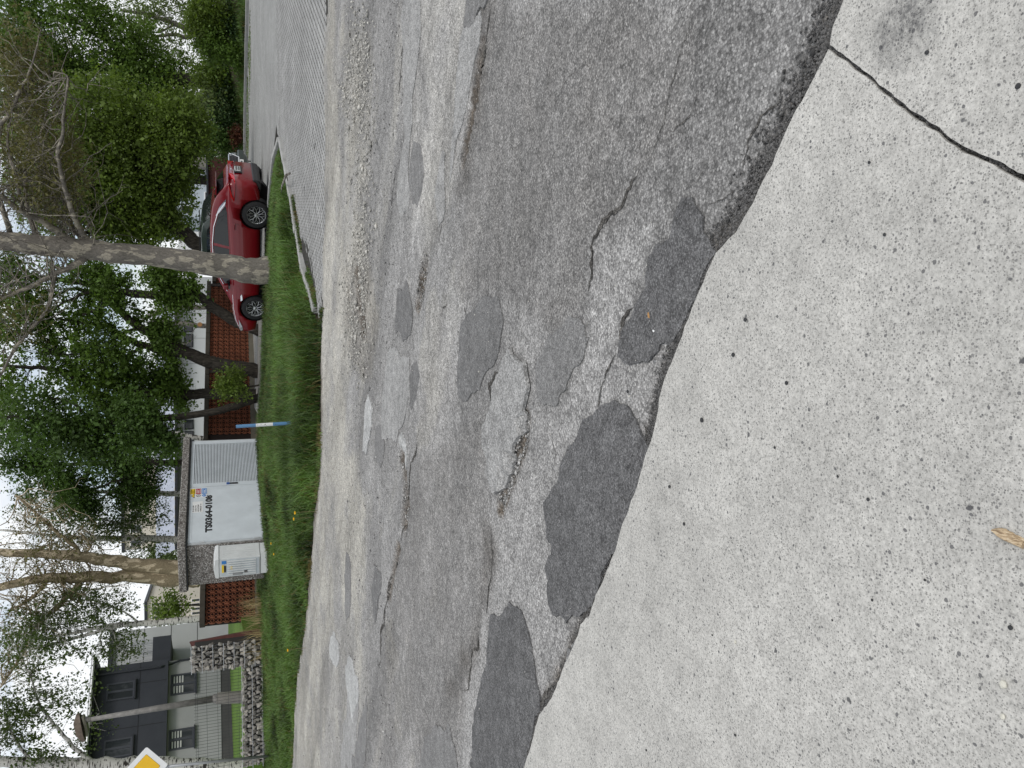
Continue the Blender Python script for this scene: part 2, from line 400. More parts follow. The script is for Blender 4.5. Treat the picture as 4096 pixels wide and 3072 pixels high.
# road features, photo points -> places on the road
def L2(pts): return [(p.x, p.y) for p in g2(pts)]
HOLES = [  # (line, radius, depth)
    (L2([(919, 570), (910, 620), (903, 655)]), .085, .075),
    (L2([(868, 985), (877, 1030), (879, 1090), (873, 1130)]), .075, .06),
    (L2([(1135, 905), (1128, 960), (1110, 1010), (1092, 1060), (1080, 1098)]), .055, .04),
    (L2([(774, 600), (777, 650), (785, 705)]), .16, .05),
    (L2([(1045, 90), (1030, 200), (1015, 290), (1003, 350)]), .05, .03),
    (L2([(862, 1180), (850, 1240), (842, 1290)]), .05, .025),
]
RIDGES = [(L2([(1066, 0), (1050, 80), (1020, 260), (990, 440), (962, 640)]), .16, .018),
          (L2([(885, 1000), (855, 1200), (830, 1330), (815, 1440)]), .14, .014),
          (L2([(770, 560), (765, 640), (775, 740)]), .25, .03)]
TONES = [  # (polygon, tone, dust, dirt)
    ([(1066, 0), (1005, 400), (985, 640), (1090, 640), (1200, 720), (1262, 640), (1275, 560), (1310, 480), (1450, 300), (1505, 0)], .83, 0, .12),
    ([(1505, 0), (1450, 300), (1310, 480), (1270, 600), (1350, 700), (1560, 560), (1800, 105), (1840, -40), (1700, -40)], .76, 0, 0),
    ([(1270, 560), (1300, 480), (1380, 470), (1420, 480), (1350, 700), (1290, 800), (1310, 870), (1180, 1010), (1170, 900), (1270, 780), (1280, 700)], 1.12, 0, 0),
    ([(1060, 1100), (1180, 1000), (1175, 1200), (1200, 1320), (1240, 1380), (1160, 1560), (1130, 1320), (1105, 1290), (1060, 1370), (1010, 1659), (985, 1659), (1010, 1480), (1040, 1380)], 1.14, 0, 0),
    ([(1430, 720), (1360, 860), (1410, 930), (1440, 830)], 1.0, 0, .05),
    ([(720, -40), (735, 300), (750, 800), (740, 1100), (720, 1400), (700, 1700), (630, 1700), (660, 1330), (690, 1000), (695, 700), (690, 400), (700, -40)], 1.0, .75, .0),
    ([(735, 60), (745, 300), (745, 700), (790, 800), (800, 700), (790, 480), (805, 200), (800, 60)], 1.0, .55, 0),
    ([(740, 1000), (770, 980), (790, 1120), (780, 1330), (745, 1400), (735, 1200)], 1.05, .95, 0),
    ([(860, 20), (905, 20), (915, 300), (895, 360), (880, 300), (868, 200)], 1.2, .15, 0),
    ([(905, -40), (1050, -40), (1015, 250), (980, 420), (920, 560), (890, 520), (905, 350), (925, 250)], 1.22, .25, 0),
    ([(1040, -40), (1080, -40), (1035, 250), (1000, 430), (985, 430), (1015, 260)], .8, 0, .3),
    ([(905, 1000), (1060, 900), (1060, 1130), (1020, 1400), (990, 1659), (800, 1659), (830, 1400), (870, 1150)], .97, .0, .12),
    ([(1060, 1130), (1070, 1200), (1056, 1290), (1030, 1400), (1000, 1490), (960, 1560), (975, 1470), (1020, 1350), (1040, 1250), (1045, 1150)], .72, 0, .35),
    ([(700, 1400), (760, 1300), (800, 1480), (790, 1659), (690, 1659)], 1.02, .35, 0),
    ([(930, 680), (985, 660), (990, 860), (960, 960), (905, 990), (915, 800)], 1.08, 0, .05),
    ([(740, 580), (800, 580), (815, 700), (800, 820), (770, 800), (745, 700)], 1.0, .7, .25),
]
TONES = [(L2(p), a, b, c) for p, a, b, c in TONES]

def road_h(X, Y):
    h = .014 * fbm(X * .8, Y * .8, 3, 3) + .006 * fbm(X * 4, Y * 4, 3, 9)
    for ln, r, a in RIDGES:
        h = h + a * sstep(1 - polydist(X, Y, ln) / r) * (.6 + .6 * fbm(X * 5, Y * 5, 2, 21))
    for ln, r, dp in HOLES:
        d = polydist(X, Y, ln) + .045 * fbm(X * 14, Y * 14, 3, 33)
        h = h - dp * sstep((1 - d / r) * 2.2) * (.75 + .5 * fbm(X * 25, Y * 25, 2, 41))
    return h

xs = np.arange(-13.2, 10.6, .036); ys = .3 * 1.0085 ** np.arange(0, 512)
ys = np.concatenate([ys[ys > 1.0], []]); ys = ys[ys < 22.5]; ys = np.concatenate([np.arange(-1.5, 1.0, .08), ys])
GX, GY = np.meshgrid(xs, ys)
Hh = road_h(GX, GY)
_d = GY - yedge(GX) + .22 * fbm(GX * 2.2, GY * 2.2, 4, 77)
_right = sstep((GX - 1.1) / .3)
Hh = Hh + (.012 + .02 * fbm(GX * 3, GY * 3, 3, 5)) * sstep((_d + .8) / .8) * _right
_dd = _d - .45 * _right
Hh = np.where(_dd > 0, Hh - np.clip(_dd * .35, 0, .12), Hh)
Hh = np.where(_d > .9, -.25, Hh)
slabpoly = SLAB + [(3, -3), (-8, -3)]
_in = inpoly(GX, GY, [(p[0] - .05, p[1] - .05) for p in slabpoly])
Hh = np.where(_in, -.08, Hh)
# gravel-filled gutter along the slab
_ds = polydist(GX, GY, SLAB)
Hh = np.where(~_in, Hh - .012 * sstep(1 - _ds / .12), Hh)
tone = np.ones_like(GX); dust = np.zeros_like(GX); dirt = np.zeros_like(GX)
wx = GX + .12 * fbm(GX * 3, GY * 3, 4, 51); wy = GY + .12 * fbm(GX * 3, GY * 3, 4, 61)
for pl, a, b_, c_ in TONES:
    k = inpoly(wx, wy, pl)
    tone = np.where(k, a, tone); dust = np.where(k, b_, dust); dirt = np.where(k, c_, dirt)
def blur(A, n=2):
    for _ in range(n):
        B = A.copy(); B[1:-1, 1:-1] = (A[1:-1, 1:-1] * 2 + A[:-2, 1:-1] + A[2:, 1:-1] + A[1:-1, :-2] + A[1:-1, 2:]) / 6; A = B
    return A
tone, dust, dirt = blur(tone, 2), blur(dust, 5), blur(dirt, 4)
AL = -.78 * GX + .63 * GY; AC = .63 * GX + .78 * GY
AC = AC + .10 * fbm(GX * 1.7, GY * 1.7, 4, 23)
st = np.clip(fbm(AL * .45, AC * 2.6, 5, 91) * 1.3, -.35, .35)      # tyre-worn streaks along the road
tone = tone * (1 + .24 * st)
# thin resurfacing layers, worn through in long ragged strips
ly = fbm(AL * .42, AC * 1.9, 4, 133) + .10 * fbm(GX * 7, GY * 7, 4, 143); farw = sstep((GY - 3.6) / 1.5)
tone = tone * (1 + farw * np.where(ly > .16, .13, np.where(ly < -.20, -.16, 0)))
ly2 = fbm(AL * .6 + 30, AC * 2.6, 4, 233) + .12 * fbm(GX * 9, GY * 9, 3, 243)
tone = tone * (1 + farw * np.where(ly2 > .24, -.13, 0)); dust = dust + farw * np.where(ly2 < -.26, .3, 0)
Hh = Hh + farw * np.where((ly > .16) & ~_in & (_d < -.2), .006, 0)
dust = np.clip(dust * (1 + 1.4 * fbm(GX * 2.5, GY * 2.5, 5, 71)), 0, 1)
_e = np.clip(1 - np.abs(_d + .25) / .55, 0, 1); dust = np.clip(np.maximum(dust, _e * (.75 + .6 * fbm(GX * 4, GY * 4, 3, 15))), 0, 1)
for ln, r, dp in HOLES: 
    k = sstep((1.25 - polydist(GX, GY, ln) / r) * 2); dirt = np.maximum(dirt, k * .85); 
dirt = np.maximum(dirt, .8 * sstep(1 - (_ds + .03 * fbm(GX * 12, GY * 12, 3, 19)) / .10)); tone = np.where(_ds < .10, tone * (1 - .35 * sstep(1 - _ds / .10)), tone)
dirt = np.maximum(dirt, .75 * np.clip(1.1 - np.abs(_d + .10) / .28, 0, 1) * (GX < 1.1) * np.clip(.35 + 1.6 * fbm(GX * 1.3, GY * 1.3, 4, 29), 0, 1))
dirt = np.clip(dirt * (1 + .9 * fbm(GX * 6, GY * 6, 4, 81)), 0, 1)
ny, nx = GX.shape
idx = np.arange(nx * ny).reshape(ny, nx)
Q = np.stack([idx[:-1, :-1], idx[:-1, 1:], idx[1:, 1:], idx[1:, :-1]], -1).reshape(-1, 4)
keep = ~((_d.ravel()[Q].min(1) > .95))
M_ROAD = asphalt('road_asphalt', (.322, .314, .304), 115, .50, .13, tone=True, speck=.5, bd=.0025)
me = npmesh('road', np.stack([GX.ravel(), GY.ravel(), Hh.ravel()], -1), Q[keep], tint={'tone': tone.ravel(), 'dust': dust.ravel(), 'dirt': dirt.ravel()}, smooth=True)
ROAD = struct(link('road', me, M_ROAD), 'cracked grey asphalt road with many patches and potholes')

# ------------------------------------------------------------------ asphalt patches: own sheets with ragged rims
def ragged(poly, step=.03, amp=.014, seed=1, closed=True):
    out = []; n = len(poly)
    for i in range(n if closed else n - 1):
        a = Vector(poly[i][:2]); b = Vector(poly[(i + 1) % n][:2]); L = (b - a).length
        k = max(1, int(L / step)); nrm = Vector((-(b - a).y, (b - a).x)).normalized() if L > 1e-6 else Vector((0, 0))
        for j in range(k):
            p = a.lerp(b, j / k)
            d = amp * (1.6 * float(fbm(p.x * 7, p.y * 7, 3, seed)) + 1.1 * float(fbm(p.x * 33, p.y * 33, 2, seed + 3)))
            out.append(p + nrm * d)
    if not closed: out.append(Vector(poly[-1][:2]))
    return out
def smooth_poly(poly, it=2):
    for _ in range(it):
        q = []
        for i in range(len(poly)):
            a, b = Vector(poly[i][:2]), Vector(poly[(i + 1) % len(poly)][:2]); q += [a.lerp(b, .25), a.lerp(b, .75)]
        poly = q
    return poly
def sheet(name, ring, mat, parent, off=.007, hfun=road_h, grid=.09, skirt=.02, crown=0.0):
    xs_ = [p.x for p in ring]; ys_ = [p.y for p in ring]
    gx, gy = np.meshgrid(np.arange(min(xs_), max(xs_), grid), np.arange(min(ys_), max(ys_), grid))
    gx = gx.ravel(); gy = gy.ravel()
    rl = [(p.x, p.y) for p in ring]
    k = inpoly(gx, gy, rl) & (polydist(gx, gy, rl + rl[:1]) > grid * .45) if len(gx) else np.zeros(0, bool)
    pts = list(ring) + [Vector((a, b)) for a, b in zip(gx[k], gy[k])]
    n = len(ring)
    vs, es, fs, *_ = delaunay_2d_cdt(pts, [(i, (i + 1) % n) for i in range(n)], [list(range(n))], 1, 1e-5)
    X = np.array([p.x for p in vs]); Y = np.array([p.y for p in vs])
    dd = polydist(X, Y, rl + rl[:1])
    Z = hfun(X, Y) + off + crown * sstep(dd / .12)
    V = [(a, b, c) for a, b, c in zip(X, Y, Z)]
    F = [tuple(f) for f in fs]
    bm = bmesh.new(); bv = [bm.verts.new(p) for p in V]
    for f in F:
        try: bm.faces.new([bv[i] for i in f])
        except ValueError: pass
    bmesh.ops.recalc_face_normals(bm, faces=bm.faces)
    if bm.faces and sum(f.normal.z for f in bm.faces) < 0: bmesh.ops.reverse_faces(bm, faces=bm.faces)
    be = [e for e in bm.edges if len(e.link_faces) == 1]
    r = bmesh.ops.extrude_edge_only(bm, edges=be)
    for v in r['geom']:
        if isinstance(v, bmesh.types.BMVert): v.co.z -= skirt
    me_ = bpy.data.meshes.new(name); bm.to_mesh(me_); bm.free()
    return link(name, me_, mat, parent)

M_DARK = asphalt('patch_dark', (.148, .146, .146), 150, .48, .12, speck=.25, bd=.002)
M_MIDD = asphalt('patch_mid_dark', (.192, .189, .186), 150, .42, .14, speck=.3, bd=.002)
M_MIDG = asphalt('patch_mid', (.235, .231, .226), 150, .40, .14, speck=.3, bd=.002)
M_LIGHT = asphalt('patch_light', (.365, .36, .35), 130, .42, .14, speck=.5, bd=.0025)
M_PALE = asphalt('patch_pale', (.47, .47, .46), 60, .3, .2, speck=.3, bd=.006)
M_SAND = asphalt('patch_sand', (.41, .40, .37), 70, .28, .16, speck=.4, bd=.004)
M_CRUMB = asphalt('crumbled_gravel', (.12, .112, .102), 110, .7, .25, speck=.8, bd=.010)
PATCH = [
 (M_DARK, .008, [(1015, 1700), (1030, 1530), (1050, 1440), (1060, 1370), (1068, 1340), (1090, 1318), (1105, 1300), (1130, 1325), (1147, 1400), (1163, 1490), (1166, 1540), (1150, 1600), (1132, 1700)]),
 (M_DARK, .009, [(1182, 1160), (1176, 1130), (1182, 1080), (1208, 1000), (1250, 930), (1288, 902), (1322, 880), (1365, 905), (1388, 945), (1396, 1000), (1380, 1050), (1326, 1195), (1262, 1335), (1232, 1345), (1205, 1320), (1190, 1290), (1180, 1240), (1184, 1205), (1192, 1187), (1188, 1175)]),
 (M_DARK, .009, [(1347, 772), (1338, 730), (1362, 692), (1366, 655), (1395, 600), (1408, 545), (1450, 470), (1487, 432), (1526, 452), (1538, 500), (1543, 555), (1497, 682), (1470, 735), (1440, 742), (1422, 738), (1405, 770), (1385, 792), (1366, 790)]),
 (M_MIDD, .007, [(990, 745), (1000, 690), (1035, 642), (1070, 638), (1086, 680), (1088, 720), (1072, 765), (1050, 800), (1030, 840), (1002, 866), (990, 845)]),
 (M_MIDG, .007, [(1152, 835), (1162, 780), (1200, 720), (1238, 672), (1262, 690), (1278, 722), (1270, 770), (1240, 820), (1222, 858), (1195, 874), (1168, 862)]),
 (M_MIDD, .007, [(851, 690), (866, 605), (884, 608), (893, 650), (892, 700), (874, 742), (856, 730)]),
 (M_MIDD, .007, [(884, 870), (888, 800), (900, 762), (909, 800), (903, 850), (893, 882)]),
 (M_MIDG, .006, [(810, 1005), (806, 950), (818, 900), (831, 950), (826, 1000)]),
 (M_MIDD, .007, [(806, 1330), (803, 1260), (815, 1216), (827, 1250), (822, 1290), (812, 1335)]),
 (M_MIDG, .007, [(755, 1700), (772, 1590), (783, 1540), (790, 1500), (796, 1540), (793, 1620), (784, 1700)]),
 (M_MIDG, .008, [(958, 1572), (975, 1580), (988, 1630), (990, 1700), (900, 1700), (912, 1600), (940, 1575)]),
 (M_MIDG, .006, [(745, 1300), (748, 1200), (757, 1190), (762, 1290), (752, 1340)]),
 (M_LIGHT, .026, [(1052, 1000), (1050, 950), (1068, 850), (1085, 785), (1110, 757), (1132, 775), (1143, 820), (1143, 870), (1128, 925), (1112, 985), (1088, 1062), (1068, 1062), (1056, 1030)]),
 (M_LIGHT, .008, [(822, 930), (824, 860), (834, 770), (850, 742), (872, 760), (892, 770), (884, 860), (868, 925), (845, 960)]),
 (M_LIGHT, .008, [(868, 470), (860, 420), (872, 330), (874, 200), (868, 60), (876, -20), (905, -20), (914, 60), (906, 130), (890, 240), (884, 330), (888, 400), (884, 470)]),
 (M_LIGHT, .007, [(945, 500), (940, 400), (962, 300), (965, 420), (962, 470)]),
 (M_MIDG, .007, [(892, 430), (884, 380), (888, 320), (910, 300), (918, 350), (912, 420), (902, 450)]),
 (M_LIGHT, .009, [(972, 420), (985, 340), (1010, 240), (1035, 120), (1046, 20), (1022, 40), (1000, 60), (990, 160), (978, 300)]),
 (M_MIDG, .012, [(1020, 65), (1002, 72), (1002, 40), (1015, -20), (1052, -20), (1042, 30)]),
 (M_LIGHT, .006, [(735, 1659), (745, 1540), (760, 1450), (775, 1480), (770, 1600), (755, 1680)]),
 (M_PALE, .014, [(783, 968), (788, 905), (793, 852), (804, 872), (803, 920), (795, 975), (790, 990)]),
 (M_PALE, .014, [(868, 985), (864, 942), (872, 930), (880, 950), (884, 985), (881, 1010), (874, 1010)]),
 (M_PALE, .012, [(712, 1395), (719, 1365), (730, 1378), (733, 1420), (726, 1438), (716, 1425)]),
 (M_PALE, .012, [(748, 1470), (748, 1430), (760, 1418), (772, 1450), (776, 1500), (768, 1540), (762, 1565), (755, 1510)]),
 (M_LIGHT, .007, [(1228, 1420), (1240, 1392), (1253, 1388), (1251, 1425), (1238, 1468), (1218, 1490), (1208, 1494)]),
 (M_MIDD, .020, [(1232, 1414), (1243, 1396), (1254, 1392), (1251, 1428), (1239, 1466), (1226, 1480), (1222, 1460)]),
]
for i, (m_, off, px) in enumerate(PATCH):
    yy_ = np.mean([q[1] for q in L2(px)])
    ring = ragged(ragged(smooth_poly(L2(px), 1), .12, .030 + .012 * yy_ * .5, i * 11 + 2), .022, .016, i * 7)
    sheet('asphalt_patch', ring, m_, ROAD, off, crown=.006 if m_ is M_DARK else .003)

# cracks and crumbling seams: ribbons of loose dark grit with uneven width
def ribbon(px, w0, w1, seed, mat=M_CRUMB, off=.004):
    ln = ragged(ragged(L2(px), .12, .06, seed, closed=False), .018, .016, seed + 2, closed=False)
    A, B = [], []
    for i, p in enumerate(ln):
        d = (ln[min(i + 1, len(ln) - 1)] - ln[max(i - 1, 0)]).normalized(); nn = Vector((-d.y, d.x))
        t = float(fbm(p.x * 9, p.y * 9, 3, seed + 50)); e = min(1, 4 * min(i, len(ln) - 1 - i) / len(ln))
        w = max(.0004, (w0 + (w1 - w0) * (t + .5)) * (.15 + .85 * e) * min(1, max(0, 1.1 + 3.2 * float(fbm(p.x * 3.3, p.y * 3.3, 2, seed + 90))))) * .5
        A.append(p + nn * w * (1 + .6 * random.uniform(-1, 1))); B.append(p - nn * w * (1 + .6 * random.uniform(-1, 1)))
    V = []; F = []
    for k, (a, b) in enumerate(zip(A, B)):
        for q in (a, b): V.append((q.x, q.y, float(road_h(q.x, q.y)) + off))
        if k: F.append((2 * k - 2, 2 * k - 1, 2 * k + 1, 2 * k))
    me_ = bpy.data.meshes.new('crack'); me_.from_pydata(V, [], F); me_.update()
    return link('crack', me_, mat, ROAD)
CR = [
 ([(877, 0), (871, 80), (862, 180), (865, 250), (858, 330), (850, 420), (846, 470)], .01, .05),
 ([(1066, 0), (1050, 80), (1035, 180), (1020, 260), (1005, 340)], .02, .06), ([(1002, 350), (990, 440), (975, 520), (965, 600), (960, 650)], .01, .03),
 ([(985, 650), (962, 655), (940, 662), (927, 720), (917, 800), (908, 870)], .008, .025),
 ([(900, 930), (890, 1000), (880, 1100)], .01, .04), ([(878, 1120), (862, 1190), (848, 1240), (838, 1300), (828, 1370), (820, 1440)], .015, .05),
 ([(1060, 1130), (1066, 1200), (1056, 1270), (1050, 1330)], .005, .02), ([(1045, 1300), (1033, 1390), (1018, 1440), (1000, 1490)], .006, .022),
 ([(1506, 0), (1500, 60), (1460, 180), (1440, 260), (1400, 370)], .004, .012), ([(1400, 372), (1350, 430), (1310, 480), (1285, 530), (1270, 590), (1268, 640)], .01, .03),
 ([(1310, 150), (1260, 165), (1222, 180), (1200, 210), (1196, 250)], .002, .008), ([(1700, 165), (1690, 240), (1640, 300), (1580, 390), (1530, 440)], .002, .010),
 ([(1330, 760), (1320, 800), (1300, 850), (1290, 880)], .004, .02), ([(1360, 660), (1345, 690), (1340, 740)], .006, .03),
 ([(1395, 910), (1405, 950), (1400, 980)], .01, .03), ([(1330, 880), (1312, 870), (1300, 890)], .01, .03),
 ([(1252, 1390), (1238, 1402), (1215, 1455), (1200, 1500), (1176, 1556)], .010, .022), ([(1075, 800), (1060, 830), (1062, 870)], .01, .04),
 ([(985, 640), (1000, 650), (1010, 690)], .004, .012),
 ([(1060, 990), (1055, 1040), (1060, 1100)], .004, .018), ([(900, 870), (893, 930)], .01, .03), ([(1190, 930), (1200, 985), (1190, 1040)], .002, .006),
 ([(958, 440), (952, 500), (948, 560)], .003, .01), ([(905, 1060), (930, 1110), (940, 1170)], .001, .004), ([(1440, 320), (1500, 250), (1530, 170)], .002, .007),
 ([(1560, 330), (1530, 380), (1500, 400)], .002, .006)]
for i, (px, a, b) in enumerate(CR): ribbon(px, a, b, i * 13 + 5)
ribbon([(p[0] - 4, p[1] - 4) for p in SLAB_PX], .03, .085, 400, off=.006)

# ------------------------------------------------------------------ concrete pavement in the foreground
M_CONC = concrete('concrete_slab', (.495, .482, .450), stain=tuple(gnd(3640, 90)))
M_JOINT = asphalt('joint_grit', (.17, .16, .145), 110, .8, .2, speck=.7, bd=.012)
def flat_h(X, Y): return np.zeros_like(X) + .0022 * fbm(X * 1.5, Y * 1.5, 3, 8)
def offset_line(ln, d):
    o = []
    for i, p in enumerate(ln):
        a = Vector(ln[max(i - 1, 0)]); b = Vector(ln[min(i + 1, len(ln) - 1)]); t = (b - a).normalized(); o.append((p[0] - t.y * d, p[1] + t.x * d))
    return o
base_ring = [Vector(p) for p in offset_line(SLAB, .012)] + [Vector((3, -1.5)), Vector((-7, -1.5))]
PAV = struct(sheet('pavement', base_ring, M_JOINT, None, .004, flat_h, .5, .05), 'pale concrete pavement in the foreground')
i_j = min(range(len(SLAB)), key=lambda i: (SLAB[i][0] - JOINT[0][0]) ** 2 + (SLAB[i][1] - JOINT[0][1]) ** 2)
JL = offset_line(JOINT, .0058); JR = offset_line(JOINT, -.0058)
def rag_open(l, seed, amp=.006): return ragged(l, .012, amp, seed, closed=False)
# keep the left side of the joint on the big slab
_c = Vector((-.3, 1.0)); 
if (Vector(JL[2]) - _c).length > (Vector(JR[2]) - _c).length: JL, JR = JR, JL
ringA = ragged(SLAB[:i_j], .03, .010, 3, False) + rag_open(JL, 11) + [Vector((-.5, .05)), Vector((-1, -1.4)), Vector((-6.8, -1.4))]
ringB = rag_open(JR, 11)[::-1] + ragged(SLAB[i_j + 1:], .03, .010, 3, False) + [Vector((3, -1.4)), Vector((-.9, -1.4)), Vector((-.45, .1))]
sheet('concrete_slab', ringA, M_CONC, PAV, .020, flat_h, .25, .05)
sheet('concrete_slab', ringB, M_CONC, PAV, .023, flat_h, .25, .05)

# ------------------------------------------------------------------ ground, verge, lots
M_SOIL = asphalt('soil', (.075, .062, .043), 40, .5, .3, speck=.1, bd=.02)
m_, n_, b_, o_ = new_mat('far_ground'); pp = pos(n_)
n_.links.new(mixc(n_, ramp(n_, noise(n_, pp, .6, 5), [(.4, 0), (.6, 1)]), (.05, .075, .025), (.12, .10, .07)), b_.inputs['Base Color']); b_.inputs['Roughness'].default_value = 1
M_FARG = m_
MBg = MB()
MBg.add([(-400, -60, -.4), (400, -60, -.4), (400, 12, -.4), (-400, 12, -.4)], [(0, 1, 2, 3)])
gx_ = np.concatenate([[-400, -150, -60], np.arange(-30, 30.1, 1.0), [60, 150, 400]]); gy_ = np.concatenate([np.arange(12, 45, 1.0), [60, 90, 150, 300, 900]])
A, B = np.meshgrid(gx_, gy_); Zt = zg(A, B) - .06; Zt = np.where(B - yedge(A) < .8, -.4, Zt)
id_ = np.arange(A.size).reshape(A.shape)
Vg = np.concatenate([np.array(MBg.v), np.stack([A.ravel(), B.ravel(), Zt.ravel()], -1)])
Qg = np.concatenate([[[0, 1, 2, 3]], 4 + np.stack([id_[:-1, :-1], id_[:-1, 1:], id_[1:, 1:], id_[1:, :-1]], -1).reshape(-1, 4)])
struct(link('ground', npmesh('ground', Vg, Qg, smooth=True), M_FARG), 'earth ground reaching to the horizon')

KA = Vector((.633, .774)).normalized(); KB = Vector((-KA.y, KA.x))
KERB_F = [gnd(1243, 1243, .1), gnd(1224, 1160, .1), gnd(1200, 1085, .1), gnd(1178, 930, .1), gnd(1157, 778, .1), gnd(1138, 650, .1), gnd(1122, 558, .1)]
KERB_B = [gnd(1122, 558, .1), gnd(1104, 622, .1), gnd(1095, 690, .1), gnd(1089, 745, .1), gnd(1082, 831, .1), gnd(1075, 900, .1)]
KF = [(p.x, p.y) for p in KERB_F]; KBk = [(p.x, p.y) for p in KERB_B]
BACK = KBk[1:] + [(3.4, 24.0), (1.5, 25.2), (-1.0, 26.6), (-3.6, 27.0), (-7.6, 26.8), (-11.5, 26.6), (-16, 30)]
VERGE = [(-16, float(yedge(-16))), (-14, float(yedge(-14)))] + [(float(a), float(yedge(a))) for a in np.arange(-12, .9, .4)] + [(1.0, 12.45), (1.15, 13.0)] + KF + BACK
vx, vy = np.meshgrid(np.arange(-16.2, 7, .12), np.arange(12, 30, .12))
vin = inpoly(vx, vy, VERGE); vd = polydist(vx, vy, VERGE + VERGE[:1])
vz = zg(vx, vy) + .05 * sstep(vd / .5) + .02 * fbm(vx * 3, vy * 3, 3, 4)
vz = np.where(vin, vz, -.3)
iv = np.arange(vx.size).reshape(vx.shape); qv = np.stack([iv[:-1, :-1], iv[:-1, 1:], iv[1:, 1:], iv[1:, :-1]], -1).reshape(-1, 4)
kq = vin.ravel()[qv].sum(1) >= 3
VERGE_O = struct(link('verge', npmesh('verge', np.stack([vx.ravel(), vy.ravel(), vz.ravel()], -1), qv[kq], smooth=True), M_SOIL), 'soil of the grassy verge beside the road')
def verge_z(X, Y): return zg(X, Y) + .05 * sstep(polydist(X, Y, VERGE + VERGE[:1]) / .5)

# paved lot: sand bed, then interlocking pavers
def paver_mat(name, far=False):
    m, n, b, o = new_mat(name); p = pos(n)
    rot = math.atan2(KA.y, KA.x)
    mpn = pos(n, (1, 1, 1), (0, 0, -rot)) if False else None
    g = n.nodes.new('ShaderNodeNewGeometry').outputs['Position']
    vr = n.nodes.new('ShaderNodeVectorRotate'); vr.rotation_type = 'Z_AXIS'; vr.inputs['Angle'].default_value = -rot; n.links.new(g, vr.inputs['Vector'])
    base = (.36, .358, .348)
    if far:
        bt = n.nodes.new('ShaderNodeTexBrick'); bt.inputs['Scale'].default_value = 1; bt.inputs['Brick Width'].default_value = .225; bt.inputs['Row Height'].default_value = .1125
        bt.inputs['Mortar Size'].default_value = .007; bt.inputs['Mortar Smooth'].default_value = .3
        bt.inputs['Color1'].default_value = (.35, .35, .34, 1); bt.inputs['Color2'].default_value = (.30, .30, .29, 1); bt.inputs['Mortar'].default_value = (.10, .10, .09, 1)
        wv = n.nodes.new('ShaderNodeTexWave'); wv.inputs['Scale'].default_value = 2.8; 
        n.links.new(vr.outputs[0], bt.inputs['Vector']); c = bt.outputs['Color']
    else:
        oi = n.nodes.new('ShaderNodeObjectInfo'); c = mixc(n, 1, base, ramp(n, noise(n, p, 5.2, 2), [(.3, .84), (.7, 1.12)]), 'MULTIPLY')
        c = mixc(n, 1, c, ramp(n, oi.outputs['Random'], [(0, .9), (1, 1.08)]), 'MULTIPLY')
    c = mixc(n, 1, c, ramp(n, noise(n, p, 120, 4, .7), [(.3, .8), (.7, 1.14)]), 'MULTIPLY')
    c = mixc(n, 1, c, ramp(n, noise(n, p, .8, 5), [(.3, .86), (.7, 1.1)]), 'MULTIPLY')
    # blown sand near the road
    sy = n.nodes.new('ShaderNodeSeparateXYZ'); n.links.new(g, sy.inputs[0])
    sand = math_(n, 'ADD', math_(n, 'MULTIPLY', math_(n, 'SUBTRACT', 12.3, sy.outputs['Y']), .55), math_(n, 'MULTIPLY', math_(n, 'SUBTRACT', noise(n, p, 2.2, 5, .65), .5), 3.0), )
    c = mixc(n, ramp(n, sand, [(.45, 0), (1.2, .75)]), c, (.42, .41, .38))
    n.links.new(c, b.inputs['Base Color']); b.inputs['Roughness'].default_value = .9; b.inputs['Specular IOR Level'].default_value = .25
    bump(n, b, noise(n, p, 150, 4), .5, .003)
    return m
M_PAV, M_PAVF = paver_mat('paver_concrete'), paver_mat('paver_far', True)
LOT_FAR = [gnd(997, -200), gnd(993, 200), gnd(986, 500), gnd(984, 610), gnd(990, 640)]
lot_ring = [*[Vector((a, float(yedge(a)) - .02)) for a in (1.15, 2, 3, 4, 5, 7, 10, 14)], Vector((24, 25)), Vector((16.4, 34.1)), Vector((12.8, 39.3)), Vector((8.5, 42.5)), Vector((-.5, 40)), Vector((-1, 27)), Vector((2.5, 24)), Vector((5.2, 23.0)), Vector((6.3, 19.7)), Vector((6.1, 19.2)), Vector((3.0, 15.6)), Vector((1.1, 12.5))]
def lot_h(X, Y): return zg(X, Y) + .0018
M_BED = asphalt('paver_bed', (.055, .052, .046), 90, .5, .3, speck=.2, bd=.004)
LOT = struct(sheet('paved_lot', lot_ring, M_BED, None, 0, lot_h, .8, .05), 'lot of grey interlocking concrete pavers')
FAR0 = 19.2
far_ring = [Vector(p) for p in ((6.0, FAR0), (19.4, FAR0), (24, 25), (16.4, 34.1), (12.8, 39.3), (8.5, 42.5), (-.5, 40), (-1, 27.6), (2.5, 24.6), (5.4, 23.4), (6.5, 19.8))]
_pf = sheet('pavers_far', far_ring, M_PAVF, LOT, .003, lot_h, .8, .05); _pf['kind'] = 'stuff'
zz = .022
def pav_shape():
    Lp, Wp = .225 - .022, .1125 - .022
    def zig(p0, p1, nrm, k, amp):
        out = []
        for i in range(2 * k):
            t = i / (2 * k); out.append((p0[0] + (p1[0] - p0[0]) * t + nrm[0] * amp * (i % 2), p0[1] + (p1[1] - p0[1]) * t + nrm[1] * amp * (i % 2)))
        return out
    q = zig((0, 0), (Lp, 0), (0, 1), 2, zz) + zig((Lp, 0), (Lp, Wp), (1, 0), 1, zz * .8)
    t = zig((0, Wp), (Lp, Wp), (0, 1), 2, zz) + [(Lp, Wp)]; l = zig((0, 0), (0, Wp), (1, 0), 1, zz * .8) + [(0, Wp)]
    q += t[::-1][:-1] + l[::-1][:-1]
    return q
PSH = pav_shape(); npv = len(PSH)
